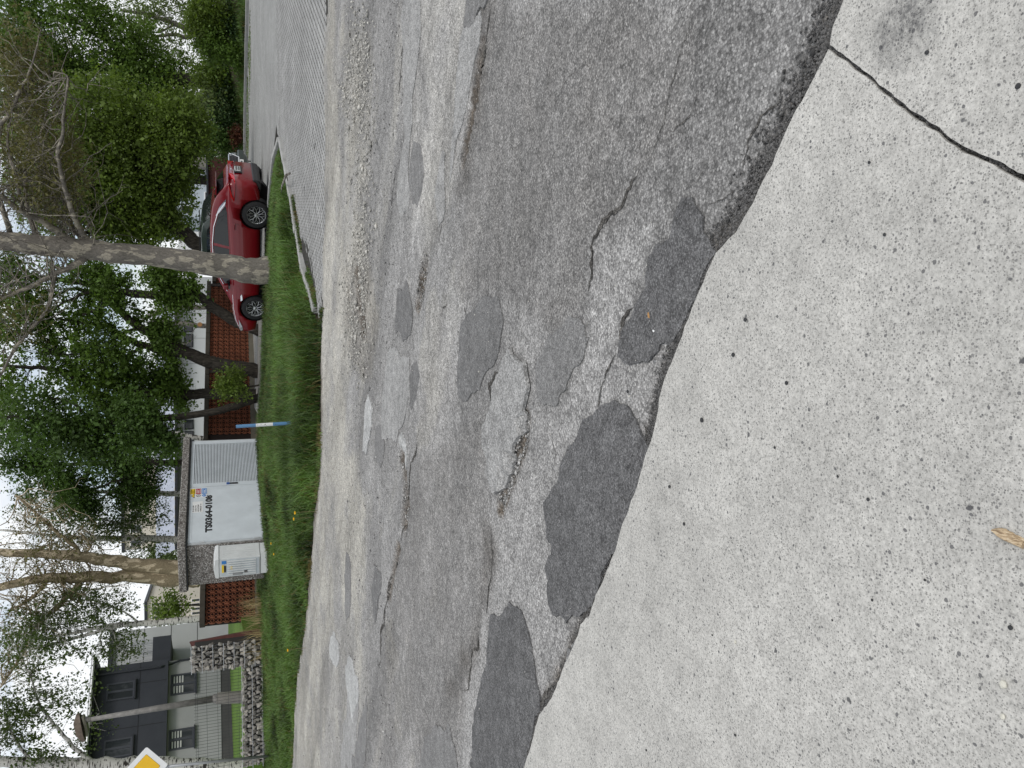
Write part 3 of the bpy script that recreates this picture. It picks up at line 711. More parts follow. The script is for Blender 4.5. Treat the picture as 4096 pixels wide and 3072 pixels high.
pm = MB(); inner = [(.1095 + (a - .1095) * .965, .053 + (b - .053) * .93) for a, b in PSH]
pm.add([(a, b, -.03) for a, b in PSH] + [(a, b, -.0035) for a, b in PSH] + [(a, b, 0) for a, b in inner],
       [(i, (i + 1) % npv, npv + (i + 1) % npv, npv + i) for i in range(npv)] + [(npv + i, npv + (i + 1) % npv, 2 * npv + (i + 1) % npv, 2 * npv + i) for i in range(npv)] + [tuple(range(2 * npv, 3 * npv))])
PME = pm.mesh('paver')
rotk = math.atan2(KA.y, KA.x); lot_in = [(p.x, p.y) for p in lot_ring]
cand = []
for j in range(-120, 190):
    for i in range(-10, 130):
        u_ = i * .225 + (j % 2) * .1125; w_ = j * .1125
        P = Vector((1.1, 11.0)) + KA * u_ - KB * w_
        if P.y < 10.7 or P.y > FAR0 + .15 or P.x < .9 or P.x > .52 * P.y + .6: continue
        cand.append((P.x, P.y))
cx = np.array([c[0] for c in cand]); cy = np.array([c[1] for c in cand])
ok = inpoly(cx, cy, lot_in) & ~((cy - yedge(cx) + .25 * fbm(cx * 2.2, cy * 2.2, 3, 77)) < -.1)
cx, cy = cx[ok], cy[ok]; order = np.argsort(cy + np.where(cx > .5 * cy - .15, 50, 0) + np.where(cy < yedge(cx) + .35, 40, 0))
pv = np.array([v.co for v in PME.vertices]); 
PMEtri = [tuple(p.vertices) for p in PME.polygons]
restV = []; restQ = []; restT = []; nb = 0
cs, sn = math.cos(rotk), math.sin(rotk)
for k, o_i in enumerate(order):
    X, Y = float(cx[o_i]), float(cy[o_i]); z = zgf(X, Y) + random.uniform(-.0008, .0012) + .004
    gxx = (zgf(X + .1, Y) - zgf(X - .1, Y)) * 5; gyy = (zgf(X, Y + .1) - zgf(X, Y - .1)) * 5; sa_ = gxx * KA.x + gyy * KA.y + random.gauss(0, .003); sb_ = gxx * KB.x + gyy * KB.y + random.gauss(0, .003)
    if k < 300:
        o = link('paver', PME, M_PAV, LOT, (X, Y, z)); o.rotation_euler = (sb_, -sa_, rotk + random.gauss(0, .006))
    else:
        q = np.stack([pv[:, 0] * cs - pv[:, 1] * sn + X, pv[:, 0] * sn + pv[:, 1] * cs + Y, pv[:, 2] + z + pv[:, 0] * sa_ + pv[:, 1] * sb_], -1)
        restV.append(q)
if restV:
    nv = len(pv); V = np.concatenate(restV); me_ = bpy.data.meshes.new('pavers_rest')
    F = []
    for k in range(len(restV)): F += [tuple(i + k * nv for i in f) for f in PMEtri]
    me_.from_pydata(V.tolist(), [], F); me_.update()
    o = link('pavers_rest', me_, M_PAV, LOT); o['kind'] = 'stuff'

# kerb stones
M_KERB = concrete('kerb_concrete', (.40, .40, .385), pits=.6)
def kerb(name, label, line, w=.1, h=.12, Ls=1.0, zoff=0, n_id=0):
    K = struct(empty(name, (0, 0, 0)), label)
    for a, b in zip(line[:-1], line[1:]):
        a, b = Vector(a), Vector(b); L = (b - a).length; k = max(1, round(L / Ls))
        for i in range(k):
            p, q = a.lerp(b, i / k), a.lerp(b, (i + 1) / k); m = (p + q) / 2; ang = math.atan2((q - p).y, (q - p).x)
            z = zgf(m.x, m.y)
            o = MB().box((0, 0, 0), ((q - p).length - .008, w, h + .2)).build('kerb_stone', M_KERB, K, bevel=.012, loc=(m.x, m.y, z + h / 2 - .1 + zoff + random.uniform(-.004, .004)))
            o.rotation_euler = (random.gauss(0, .01), random.gauss(0, .006), ang + random.gauss(0, .004))
    return K
kerb('kerb', 'concrete kerb round the pointed tip of the grass verge', KF, .11, .08, 1.0)
kerb('kerb', 'concrete kerb along the parking side of the grass verge', KBk[:-1] + [(4.6, 23.7), (3.0, 24.3)], .12, .10, 1.0)
kerb('kerb', 'far kerb between the paver lot and the overgrown bank', [(24.1, 25.1), (16.5, 34.2), (12.9, 39.4), (9.0, 42.3)], .15, .14, 1.2)
_sb = [gnd(1030, 1275, .1), gnd(1032, 1345, .1), gnd(1028, 1460, .12)]
MS = MB(); 
sw = sheet('sidewalk', [Vector((p[0], p[1])) for p in ((-.6, 28.2), (2.6, 26.3), (4.2, 29.5), (3.4, 30.4), (1.6, 30.2), (-.2, 30.6))], plain('old_path', (.20, .19, .175), .9, 0, .3, 3, .004), None, .06, lambda X, Y: zg(X, Y), .4, .1)
struct(sw, 'narrow grey path strip behind the verge')

# ------------------------------------------------------------------ breeze-block wall
M_BLOCK = plain('breeze_block', (.27, .092, .046), .85, 0, .3, 3, .004)
M_CAPW = plain('wall_cap', (.055, .048, .036), .95, 0, .4, 3, .01)
M_PLINTH = plain('wall_plinth', (.145, .13, .10), .95, 0, .35, 2, .006)
M_POSTW = plain('wall_post', (.035, .024, .02), .8, 0, .3, 3)
BS = .222                                   # block size
WL = at(797, 2500, 26.8); WR = at(828, 1130, 37.6)
wl = Vector((WL.x, WL.y)); wr = Vector((WR.x, WR.y)); wdir = (wr - wl).normalized(); wlen = (wr - wl).length
wang = math.atan2(wdir.y, wdir.x); wtilt = -math.atan2(WR.z - WL.z, wlen)
WALL = empty('breeze_block_wall', (wl.x, wl.y, WL.z)); WALL.rotation_euler = (0, wtilt, wang)
tag(WALL, 'long rust red openwork breeze-block wall behind the verge', 'wall')
def block_mesh(s=BS, dep=.055):
    m = MB(); side = [(0, 0), (.30, .055), (.40, .19), (.5, .25), (.60, .19), (.70, .055), (1, 0)]; w = .062
    T = [lambda a, b: (a, b), lambda a, b: (1 - b, a), lambda a, b: (1 - a, 1 - b), lambda a, b: (b, 1 - a)]
    for t in T:
        for (a0, b0), (a1, b1) in zip(side[:-1], side[1:]):
            d = Vector((a1 - a0, b1 - b0)).normalized(); n_ = Vector((-d.y, d.x)) * w
            q = [(a0, b0), (a1, b1), (a1 + n_.x, b1 + n_.y), (a0 + n_.x, b0 + n_.y)]
            q = [t(min(max(a, 0), 1), min(max(b, 0), 1)) for a, b in q]; q = [(a * s, b * s) for a, b in q]
            vs = [(a, 0, b) for a, b in q] + [(a, dep, b) for a, b in q]
            m.add(vs, [(0, 1, 2, 3), (0, 4, 5, 1), (2, 6, 7, 3)])
    return m.mesh('breeze_block')
BLK = block_mesh()
CAPH = .17; rows = 7; top = -CAPH; n_col = int(wlen / BS)
vis = []
for c in range(n_col):
    X = c * BS; wp = wl + wdir * X
    hidden = 3.1 < X < 7.7                                   # behind the transformer station
    for r_ in range(rows):
        if not hidden: vis.append((abs(wp.y), c, r_))
vis.sort(); rest = MB()
posts = []
for k, (_, c, r_) in enumerate(vis):
    if c in (44, 45) or False: pass
    loc = (c * BS, 0, top - (r_ + 1) * BS - .0)
    if k < 300:
        o = link('breeze_block', BLK, M_BLOCK, WALL, loc); o.rotation_euler = (0, 0, random.gauss(0, .008))
    else:
        rest.add([(v.co.x + loc[0], v.co.y, v.co.z + loc[2]) for v in BLK.vertices], [tuple(p.vertices) for p in BLK.polygons])
if rest.v:
    o = rest.build('breeze_blocks_far', M_BLOCK, WALL); o['kind'] = 'stuff'
back = MB(); back.bbox((.02, .058, top - rows * BS), (wlen - .02, .19, top)); back.build('hole_shade_sheet', plain('hole_shade', (.016, .008, .006), .95), WALL)  # near-black sheet painted as the shade inside the block holes
cpm = MB()
for i in range(int(wlen / 1.2) + 1):
    a, b = i * 1.2, min((i + 1) * 1.2 - .012, wlen + .05)
    if b <= a: continue
    MB().bbox((a, -.07, -CAPH), (b, .23, 0)).build('cap_stone', M_CAPW, WALL, bevel=.012)
MB().bbox((-.02, -.02, top - rows * BS - .9), (wlen, .2, top - rows * BS)).build('plinth', M_PLINTH, WALL)
for xx in (wlen - 5.55, wlen - .25):
    MB().bbox((xx, -.035, top - rows * BS), (xx + .16, .2, top)).build('post', M_POSTW, WALL)
# lower continuation of the wall, stepping down to the right, behind the cars
WALL2 = empty('breeze_block_wall', (wr.x, wr.y, WR.z - .22)); WALL2.rotation_euler = (0, wtilt, wang)
tag(WALL2, 'short lower stretch of breeze-block wall behind the thick plane trunk', 'wall')
for c in range(9):
    for r_ in range(7): link('breeze_block', BLK, M_BLOCK, WALL2, (.05 + c * BS, .02, -.17 - (r_ + 1) * BS))
MB().bbox((.02, .08, -.17 - 7 * BS), (2.05, .2, -.17)).build('hole_shade_sheet', M_POSTW, WALL2)  # post colour reused here as painted shade behind the holes
MB().bbox((0.06, -.05, -.17), (2.1, .23, 0)).build('cap_stone', M_CAPW, WALL2, bevel=.012)
MB().bbox((0.06, 0, -.17 - 7 * BS - .8), (2.1, .2, -.17 - 7 * BS)).build('plinth', M_PLINTH, WALL2)

# brown-red pillar at the wall's left end
M_RUST = plain('brown_red_paint', (.115, .036, .030), .6, 0, .3, 4, .002)
P0 = at(1050, 2530, 25.4); P1 = at(772, 2572, 25.4)
PIL = empty('wall_pillar', (P0.x, P0.y, P0.z - .3)); PIL.rotation_euler = (0, -.055, .25)
hh = P1.z - P0.z + .3
MB().prism([(-.14, 0), (.14, 0), (.11, hh + .1), (-.14, hh)], 'y', 0, .55).build('pillar_body', M_RUST, PIL)
MB().bbox((-.02, -.02, .1), (.03, 0.0, hh - .05)).build('rib', M_RUST, PIL)
tag(PIL, 'brown-red painted pillar between the breeze-block wall and the gabion', 'pillar')

# ------------------------------------------------------------------ transformer station
m_, n_, b_, o_ = new_mat('pebble_dash'); p_ = pos(n_)
dd_, cc_ = voro2(n_, p_, 34); s_ = n_.nodes.new('ShaderNodeSeparateColor'); n_.links.new(cc_, s_.inputs[0])
c_ = ramp(n_, s_.outputs[0], [(0, (.10, .085, .075)), (.4, (.22, .20, .18)), (.75, (.32, .30, .28)), (1, (.55, .53, .50))])
c_ = mixc(n_, 1, c_, ramp(n_, dd_, [(.3, 1.05), (.75, .45)]), 'MULTIPLY'); n_.links.new(c_, b_.inputs['Base Color']); b_.inputs['Roughness'].default_value = .9
bump(n_, b_, math_(n_, 'SUBTRACT', 1, dd_), .9, .012); M_PEB = m_
M_DOOR = plain('grey_door_paint', (.60, .645, .675), .5, 0, .10, 2.5)
M_DOORF = plain('pale_frame_paint', (.52, .54, .55), .55, 0, .15, 3)
M_BLACK = plain('black_paint', (.012, .012, .013), .5, 0, .1, 4)
M_BLUE = plain('blue_plastic', (.02, .09, .32), .4, 0, .1)
M_WHITE = plain('white_sheet', (.78, .78, .77), .5, 0, .06)
M_YEL = plain('yellow_print', (.80, .55, .015), .5, 0, .08)
M_RED = plain('red_print', (.42, .012, .03), .5, 0, .08)
M_BLU = plain('blue_print', (.03, .19, .52), .5, 0, .08)
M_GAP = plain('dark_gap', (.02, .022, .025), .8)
ZB = .25
C0 = gnd(1082, 2163, ZB); A1 = math.radians(61.5)           # door face runs away to the right
fx = Vector((math.cos(A1), math.sin(A1), 0)); fy = Vector((-math.sin(A1), math.cos(A1), 0))
ST = empty('transformer_station', (C0.x, C0.y, ZB)); ST.rotation_euler = (0, 0, A1)
tag(ST, 'pebble-dash transformer station with flat roof slab and grey double doors', 'transformer station')
# face length from the photo: where the far end of the door face is seen
far = at(770, 1768, 1.0); dirf = far - CAM
det = dirf.x * fx.y - dirf.y * fx.x
LF = (C0.y * dirf.x - C0.x * dirf.y) / (fx.x * dirf.y - fx.y * dirf.x)
farL = at(730, 2345, 1.0) - CAM
LW = (C0.y * farL.x - C0.x * farL.y) / (fy.x * farL.y - fy.y * farL.x)
HS = at(742, 2160, C0.y).z - ZB
RS = .20
print('station', C0, LF, LW, HS)
MB().bbox((0, 0, -.3), (LF, LW, HS)).build('wall', M_PEB, ST)
roof = MB().bbox((-.13, -.14, HS), (LF + .12, LW + .12, HS + RS)).build('roof_slab', M_PEB, ST, bevel=.02)
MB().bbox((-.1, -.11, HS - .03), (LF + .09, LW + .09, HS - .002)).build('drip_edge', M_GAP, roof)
D0, D1 = .12, LF - .05; DM = D0 + (D1 - D0) * .50
fr = MB()
fr.bbox((D0 - .05, -.035, .02), (D0, 0, HS - .04)).bbox((D1, -.035, .02), (D1 + .05, 0, HS - .04)).bbox((D0 - .05, -.035, -.05), (D1 + .05, 0, .02))
fr.build('door_frame', M_DOORF, ST)
# plain leaf (near) and louvred leaf (far)
lf = MB().bbox((D0 + .005, -.05, .03), (DM - .006, -.001, HS - .045)).build('door_leaf', M_DOOR, ST); lf['label'] = 'plain grey door leaf with the station number'
e = MB(); zt = HS - .045
for a, b in (((D0 + .03, 0, .06), (DM - .03, 0, .14)), ((D0 + .03, 0, zt - .09), (DM - .03, 0, zt - .02))): e.bbox((a[0], -.056, a[2]), (b[0], -.05, b[2]))
e.bbox((D0 + .03, -.056, .14), (D0 + .10, -.05, zt - .09)); e.bbox((DM - .10, -.056, .14), (DM - .03, -.05, zt - .09)); e.build('stiffener', M_DOOR, lf)
for zz_ in (.35, HS - .4): MB().lathe([(0.02, -.07), (.02, .07)], (D0 - .005, -.055, zz_), 'z', 8).build('hinge', M_DOORF, lf)
rf = MB(); x0, x1 = DM + .006, D1 - .005
rf.bbox((x0, -.05, .03), (x0 + .18, -.001, zt)).bbox((x1 - .16, -.05, .03), (x1, -.001, zt)).bbox((x0 + .18, -.05, .03), (x1 - .16, -.001, .16)).bbox((x0 + .18, -.05, zt - .10), (x1 - .16, -.001, zt))
rl = rf.build('door_leaf', M_DOOR, ST); rl['label'] = 'louvred grey door leaf'
MB().bbox((x0 + .17, -.012, .15), (x1 - .15, -.004, zt - .09)).build('dark_backing', M_GAP, rl)  # near-black sheet standing in for shade between the slats
ns = 42; z0_, z1_ = .165, zt - .105; pitch_ = (z1_ - z0_) / ns
sm = MB().prism([(-.052, 0), (-.052, pitch_ * .50), (-.024, pitch_ * .72), (-.024, pitch_ * .22)], 'x', 0, x1 - .16 - x0 - .18).mesh('louvre')
for i in range(ns): link('louvre', sm, M_DOOR, rl, (x0 + .18, 0, z0_ + i * pitch_))
hd = MB().bbox((x0 + .06, -.075, HS * .36), (x0 + .12, -.05, HS * .47)).build('handle', M_BLACK, rl, bevel=.006)
MB().bbox((x0 + .055, -.078, HS * .47), (x0 + .125, -.05, HS * .51)).build('handle_cap', M_BLUE, hd)

def text(name, s, size, mat, parent, loc, rot, bold=0.0, sx=1.0, depth=.001):
    cu = bpy.data.curves.new(name, 'FONT'); cu.body = s; cu.size = size; cu.offset = bold; cu.extrude = depth; cu.resolution_u = 3; cu.space_character = 1.05
    t = bpy.data.objects.new(name, cu); COL.objects.link(t)
    dg = bpy.context.evaluated_depsgraph_get(); me_ = bpy.data.meshes.new_from_object(t.evaluated_get(dg)); bpy.data.objects.remove(t)
    o = link(name, me_, mat, parent, loc); o.rotation_euler = rot; o.scale = (sx, 1, 1); return o
DW = DM - D0
text('number_lettering', 'TS0364-0108', .23, M_BLACK, lf, (D0 + DW * .16, -.0515, zt - .60), (math.pi / 2, 0, 0), .013, DW * .70 / 1.36)
# data plate and the row of warning plates
px_ = D0 + DW * .52
pl = MB().bbox((px_, -.054, zt - .36), (px_ + DW * .20, -.0505, zt - .06)).build('data_plate', M_WHITE, lf)
for i, t_ in enumerate(('05 2,36 3,2MV', '25/4', '630 22 RTP*22MV', 'KOB022201 TA')):
    text('plate_lettering', t_, .05, M_BLACK, pl, (px_ + .03, -.0555, zt - .13 - i * .065), (math.pi / 2, 0, 0), .001, DW * .15 / (len(t_) * .030))
wx_ = D0 + DW * .80; ww = DW * .17
for i, (mm, sym) in enumerate(((M_YEL, 'tri'), (M_RED, 'no'), (M_BLU, 'ex'))):
    zc = zt - .085 - i * .155
    pw = MB().bbox((wx_, -.054, zc - .075), (wx_ + ww, -.0505, zc + .075)).build('warning_plate', M_WHITE, lf)
    MB().bbox((wx_ + ww * .36, -.0565, zc - .068), (wx_ + ww * .98, -.0545, zc + .068)).build('text_field', mm, pw)
    for q in range(3): MB().bbox((wx_ + ww * .44, -.059, zc + .03 - q * .04), (wx_ + ww * (.9 - .1 * (q == 1)), -.057, zc + .045 - q * .04)).build('print_line', M_BLACK if i == 0 else M_WHITE, pw)
    sx_ = wx_ + ww * .18
    if sym == 'tri':
        MB().prism([(sx_ - .10, zc - .05), (sx_ + .10, zc - .05), (sx_, zc + .055)], 'y', -.058, -.0545).build('triangle', M_BLACK, pw)
        MB().prism([(sx_ - .075, zc - .04), (sx_ + .075, zc - .04), (sx_, zc + .038)], 'y', -.060, -.0585).build('triangle_field', M_YEL, pw)
        MB().prism([(sx_ - .012, zc - .03), (sx_ + .02, zc + .0), (sx_, zc + .0), (sx_ + .012, zc + .03), (sx_ - .02, zc - .005), (sx_, zc - .005)], 'y', -.062, -.0605).build('bolt', M_BLACK, pw)
    elif sym == 'no':
        MB().lathe([(.06, -.0545), (.06, -.057), (.046, -.057), (.046, -.0545)], (sx_, 0, zc), 'y', 20).build('ring', M_BLACK, pw)
        MB().box((sx_, -.057, zc), (.10, .002, .014), R=Matrix.Rotation(.78, 3, 'Y')).build('slash', M_BLACK, pw)
    else:
        MB().prism([(sx_ + .06 * math.cos(k * .3927), zc + .06 * math.sin(k * .3927)) for k in range(16)], 'y', -.057, -.0545).build('disc', M_BLU, pw)
        MB().bbox((sx_ - .008, -.0595, zc - .012), (sx_ + .008, -.0575, zc + .04)).bbox((sx_ - .008, -.0595, zc - .04), (sx_ + .008, -.0575, zc - .022)).build('exclamation', M_WHITE, pw)

# ------------------------------------------------------------------ electrical cabinet
M_CAB = plain('cabinet_plastic', (.66, .675, .67), .5, 0, .12, 3)
Kc = gnd(1090, 2218, ZB); KT = at(853, 2205, Kc.y)
KH = KT.z - ZB
CB = empty('electrical_cabinet', (Kc.x, Kc.y, ZB)); CB.rotation_euler = (0, 0, A1 - math.pi / 2 + .12)
# local x runs towards the right-hand flank, y into depth
CWD, CDP = 66 / ppm(Kc.y) * 1.25, .62
MB().bbox((-CWD, 0, -.2), (0, CDP, .30)).build('plinth', M_CAB, CB)
bd = MB().bbox((-CWD - .01, -.01, .31), (.01, CDP + .01, KH - .13)).build('body', M_CAB, CB, bevel=.008)
MB().prism([(-CWD - .03, KH - .13), (.03, KH - .13), (.0, KH - .04), (-CWD * .5, KH), (-CWD, KH - .04)], 'y', -.03, CDP + .03).build('lid', M_CAB, CB, bevel=.006)
M_CABD = plain('cabinet_door_shaded', (.50, .54, .57), .5, 0, .12, 3)  # greyer copy of the cabinet plastic, front face's shade put into its colour
dr = MB().bbox((-CWD + .03, -.022, .34), (-.03, -.010, KH - .17)).build('door', M_CABD, CB)
for i in range(7):
    x = -CWD + .07 + (CWD - .14) * i / 6
    MB().bbox((x - .012, -.045, .42), (x + .012, -.022, KH - .34)).build('rib', M_CAB, dr)
for i in range(5):
    y_ = .08 + (CDP - .16) * i / 4
    MB().bbox((.0101, y_ - .008, .42), (.018, y_ + .008, KH - .22)).build('rib', M_CAB, bd)
MB().bbox((-CWD + .05, -.05, .75), (-CWD + .11, -.022, 1.0)).build('handle', plain('handle_grey', (.3, .31, .31), .4, .3), dr, bevel=.008)
MB().bbox((-CWD + .10, -.045, .62), (-CWD + .16, -.022, .72)).build('padlock', plain('lock_dark', (.09, .085, .08), .4, .6), dr, bevel=.01)
st_ = MB().bbox((-CWD * .74, -.031, KH - .25), (-CWD * .32, -.0225, KH - .20)).build('label_plate', M_YEL, dr); 
MB().bbox((-CWD * .72, -.033, KH - .30), (-CWD * .36, -.0225, KH - .255)).build('label_plate', M_BLACK, dr)
MB().bbox((-CWD * .26, -.031, KH - .31), (-CWD * .10, -.0225, KH - .20)).build('label_plate', M_BLU, dr)
MB().prism([(-CWD * .60, KH - .46), (-CWD * .42, KH - .46), (-CWD * .51, KH - .36)], 'y', -.031, -.0225).build('warning_triangle', M_YEL, dr)
tag(CB, 'pale grey ribbed electrical cabinet standing against the transformer station', 'cabinet')

# ------------------------------------------------------------------ gabion, raised lawn, mesh fence
m_, n_, b_, o_ = new_mat('gabion_stone'); p_ = pos(n_); oi = n_.nodes.new('ShaderNodeObjectInfo')
c_ = ramp(n_, oi.outputs['Random'], [(0, (.20, .185, .17)), (.5, (.33, .31, .28)), (1, (.46, .43, .38))])
c_ = mixc(n_, 1, c_, ramp(n_, noise(n_, p_, 25, 5, .7), [(.3, .7), (.7, 1.2)]), 'MULTIPLY'); n_.links.new(c_, b_.inputs['Base Color']); b_.inputs['Roughness'].default_value = .9
bump(n_, b_, noise(n_, p_, 60, 4), .6, .01); M_GST = m_
M_WIRE = plain('galvanised_wire', (.50, .51, .52), .4, .7, .1)
M_FENCE = plain('dark_fence_wire', (.03, .035, .04), .5, .3, .1)
g0 = gnd(1064, 2562, .28); g1 = gnd(1068, 3120, .28)
GA = Vector((g0.x, g0.y, 0)); GB = Vector((g1.x, g1.y, 0)); gdir = (GB - GA); GLEN = gdir.length; gang = math.atan2(gdir.y, gdir.x)
def stone_meshes(k=8):
    out = []
    for i in range(k):
        bm = bmesh.new()
        for _ in range(11):
            v = Vector((random.gauss(0, 1), random.gauss(0, 1), random.gauss(0, 1))).normalized(); bm.verts.new((v.x * .62, v.y * .5, v.z * .46))
        bmesh.ops.convex_hull(bm, input=bm.verts); 
        for v in [v for v in bm.verts if not v.link_faces]: bm.verts.remove(v)
        me_ = bpy.data.meshes.new('stone'); bm.to_mesh(me_); bm.free(); me_.materials.append(M_GST); out.append(me_)
    return out
STN = stone_meshes()
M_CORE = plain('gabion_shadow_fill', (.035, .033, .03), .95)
def gabion(name, label, x0, x1, z0, z1, dep, cell, wires_z, wires_x, wr_=.0022, hz=.009, top_stones=False):
    G = empty(name, GA); G.rotation_euler = (0, 0, gang)
    MB().bbox((x0 + .06, -dep + .02, z0), (x1 - .03, -.11, z1 - .09)).build('shade_core', M_CORE, G)  # near-black box standing in for the shade between the stones
    nx_ = int((x1 - x0) / cell); nz_ = int((z1 - z0) / (cell * .8))
    for i in range(nx_ + 1):
        for j in range(nz_ + 1):
            o = link('stone', random.choice(STN), None, G, (min(x0 + .05 + (i + .5 * (j % 2) + random.uniform(-.25, .25)) * cell, x1 - .04), -.06 + random.uniform(-.03, .02), min(z0 + (j + .4 + random.uniform(-.2, .2)) * cell * .8, z1 - .05)))
            s_ = cell * random.uniform(.85, 1.35); o.scale = (s_, s_ * .8, s_); o.rotation_euler = (random.uniform(0, 6), random.uniform(0, 6), random.uniform(0, 6))
    for z in wires_z:
        for dy in (.015,): MB().tube([(x0 - .03, dy, z), (x1 + .03, dy, z)], hz, 6).build('wire', M_WIRE, G)
    wm = MB().tube([(0, .012, z0), (0, .012, z1)], wr_, 4).mesh('wire')
    for x in wires_x: link('wire', wm, M_WIRE, G, (x, 0, 0))
    tag(G, label, 'gabion'); return G
zl = at(968, 2700, g0.y - .1).z; zt_ = at(764, 2575, g0.y).z; sp = .30
# along the line x grows to the left of the scene; local +y faces the road
flip = -1 if (Matrix.Rotation(gang, 3, 'Z') @ Vector((0, 1, 0))).y > 0 else 1
if flip == -1:
    gang += math.pi; GA = Vector((g1.x, g1.y, 0)); 
def gx2(px, py=1000): 
    q = at(py, px, g0.y); v = Matrix.Rotation(-gang, 3, 'Z') @ (Vector((q.x, q.y, 0)) - GA); return v.x
xa, xb = sorted((gx2(2562), gx2(2670))); xl, xr = sorted((gx2(2562), gx2(3120)))
gy_flip = Matrix.Rotation(gang, 3, 'Z') @ Vector((0, 1, 0)); print('gabion facing', gy_flip, xa, xb, xl, xr, zl, zt_)
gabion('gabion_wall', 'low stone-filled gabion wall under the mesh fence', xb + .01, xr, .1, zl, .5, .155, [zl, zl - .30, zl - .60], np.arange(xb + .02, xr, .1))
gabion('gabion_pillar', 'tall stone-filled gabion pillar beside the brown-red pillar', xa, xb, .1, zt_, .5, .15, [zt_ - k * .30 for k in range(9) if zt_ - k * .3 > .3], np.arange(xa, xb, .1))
# raised lawn behind the gabion
LZ = at(950, 2900, 28).z - .02; 
m_, n_, b_, o_ = new_mat('lawn'); p_ = pos(n_)
n_.links.new(mixc(n_, ramp(n_, noise(n_, p_, 1.5, 5), [(.3, 0), (.7, 1)]), (.075, .15, .012), (.11, .20, .02)), b_.inputs['Base Color']); b_.inputs['Roughness'].default_value = .9; bump(n_, b_, noise(n_, p_, 60, 3), .8, .03); M_LAWN = m_
R_ = Matrix.Rotation(gang, 3, 'Z')
def gl(x, y, z): 
    q = R_ @ Vector((x, y, 0)) + GA; return (q.x, q.y, z)
lz2 = at(917, 2700, 39.5).z
lawn = MB().add([gl(xr + 10, -.5, zl - .08), gl(xl + .1, -.5, zl - .08), gl(xl + 1.0, -16, lz2), gl(xr + 16, -16, lz2), gl(xr + 10, -.5, -.3), gl(xl + .1, -.5, -.3), gl(xl + 1.0, -16, -.3)], [(0, 1, 2, 3), (4, 5, 1, 0), (5, 6, 2, 1)])
struct(lawn.build('raised_lawn', M_LAWN), 'bright green lawn on the raised plot behind the gabion')
FN = empty('mesh_fence', GA); FN.rotation_euler = (0, 0, gang)
ft = at(776, 2900, g0.y + .4).z; fx0, fx1 = xb + .02, xr + .1
vm = MB().tube([(0, 0, zl - .05), (0, 0, ft)], .0045, 4).mesh('wire')
for x in np.arange(fx0, fx1, .105): link('wire', vm, M_FENCE, FN, (x, -.32, 0))
for z in np.linspace(zl + .08, ft - .05, 5):
    for dz in ((0, .05) if z > ft - .12 else (0,)): MB().tube([(fx0, -.315, z + dz * -1), (fx1, -.315, z - dz)], .005, 4).build('wire', M_FENCE, FN)
tag(FN, 'thin dark wire mesh fence above the low gabion', 'fence')

# ------------------------------------------------------------------ street lamp, road sign, marker post
M_POLE = plain('old_steel_pole', (.24, .23, .215), .7, .2, .35, 8, .003)
M_CONB = concrete('lamp_base_concrete', (.28, .265, .24), pits=.4)
YL = 25.9; b0 = at(985, 2786, YL); b1 = at(866, 2794, YL); t1 = at(347, 2880, YL)
LP = empty('street_lamp', (b0.x, b0.y, b0.z - .3))
def rel(p, o): return p - o.location
MB().tube([rel(b0, LP) + Vector((0, 0, -.0)), rel(b1, LP)], [.20, .175], 10).build('concrete_base', M_CONB, LP)
MB().tube([rel(b1, LP), rel(b1, LP) + (t1 - b1) * .03], [.15, .13], 12).build('collar', M_POLE, LP)
MB().tube([rel(b1, LP), rel(b1.lerp(t1, .5), LP), rel(t1, LP)], [.105, .088, .062], 12).build('pole', M_POLE, LP, smooth=True)
hd = rel(t1, LP) + Vector((0, 0, .0)); lh = MB()
M_LH = plain('rusty_lamp_housing', (.13, .10, .075), .7, .2, .4, 10, .004)
MB().lathe([(.07, -.1), (.09, 0), (.09, .08)], hd, 'z', 12).build('socket', M_POLE, LP)
# two halves of the housing hanging open like a shell, pointing left
R1 = Matrix.Rotation(-.15, 3, 'Y')
lo = MB(); 
for (dx, w, z0_, z1_) in ((.16, .12, .04, .16), (-.08, .19, .0, .20), (-.32, .17, .0, .17), (-.46, .09, .04, .1)): 
    lo.v += [tuple(hd + R1 @ Vector((dx, a * w, b))) for a, b in ((-1, z0_ + .06), (1, z0_ + .06), (.75, z0_), (-.75, z0_))]
for k in range(3):
    for i in range(4): lo.f.append((k * 4 + i, k * 4 + (i + 1) % 4, k * 4 + 4 + (i + 1) % 4, k * 4 + 4 + i))
lo.f += [(0, 1, 2, 3), (12, 13, 14, 15)]
lo.build('lamp_bowl', plain('lamp_bowl_plastic', (.22, .21, .17), .4, 0, .3), LP)
hi = MB()
for (dx, w, z0_, z1_) in ((.24, .10, .14, .24), (.04, .2, .13, .33), (-.34, .19, .13, .32), (-.58, .10, .12, .22)):
    hi.v += [tuple(hd + R1 @ Vector((dx, a * w, b))) for a, b in ((-1, z0_), (1, z0_), (.7, z1_), (-.7, z1_))]
for k in range(3):
    for i in range(4): hi.f.append((k * 4 + i, k * 4 + (i + 1) % 4, k * 4 + 4 + (i + 1) % 4, k * 4 + 4 + i))
hi.f += [(0, 1, 2, 3), (12, 13, 14, 15)]
hi.build('lamp_hood', M_LH, LP)
tag(LP, 'old leaning street lamp with rusty hood on a concrete base', 'street lamp')

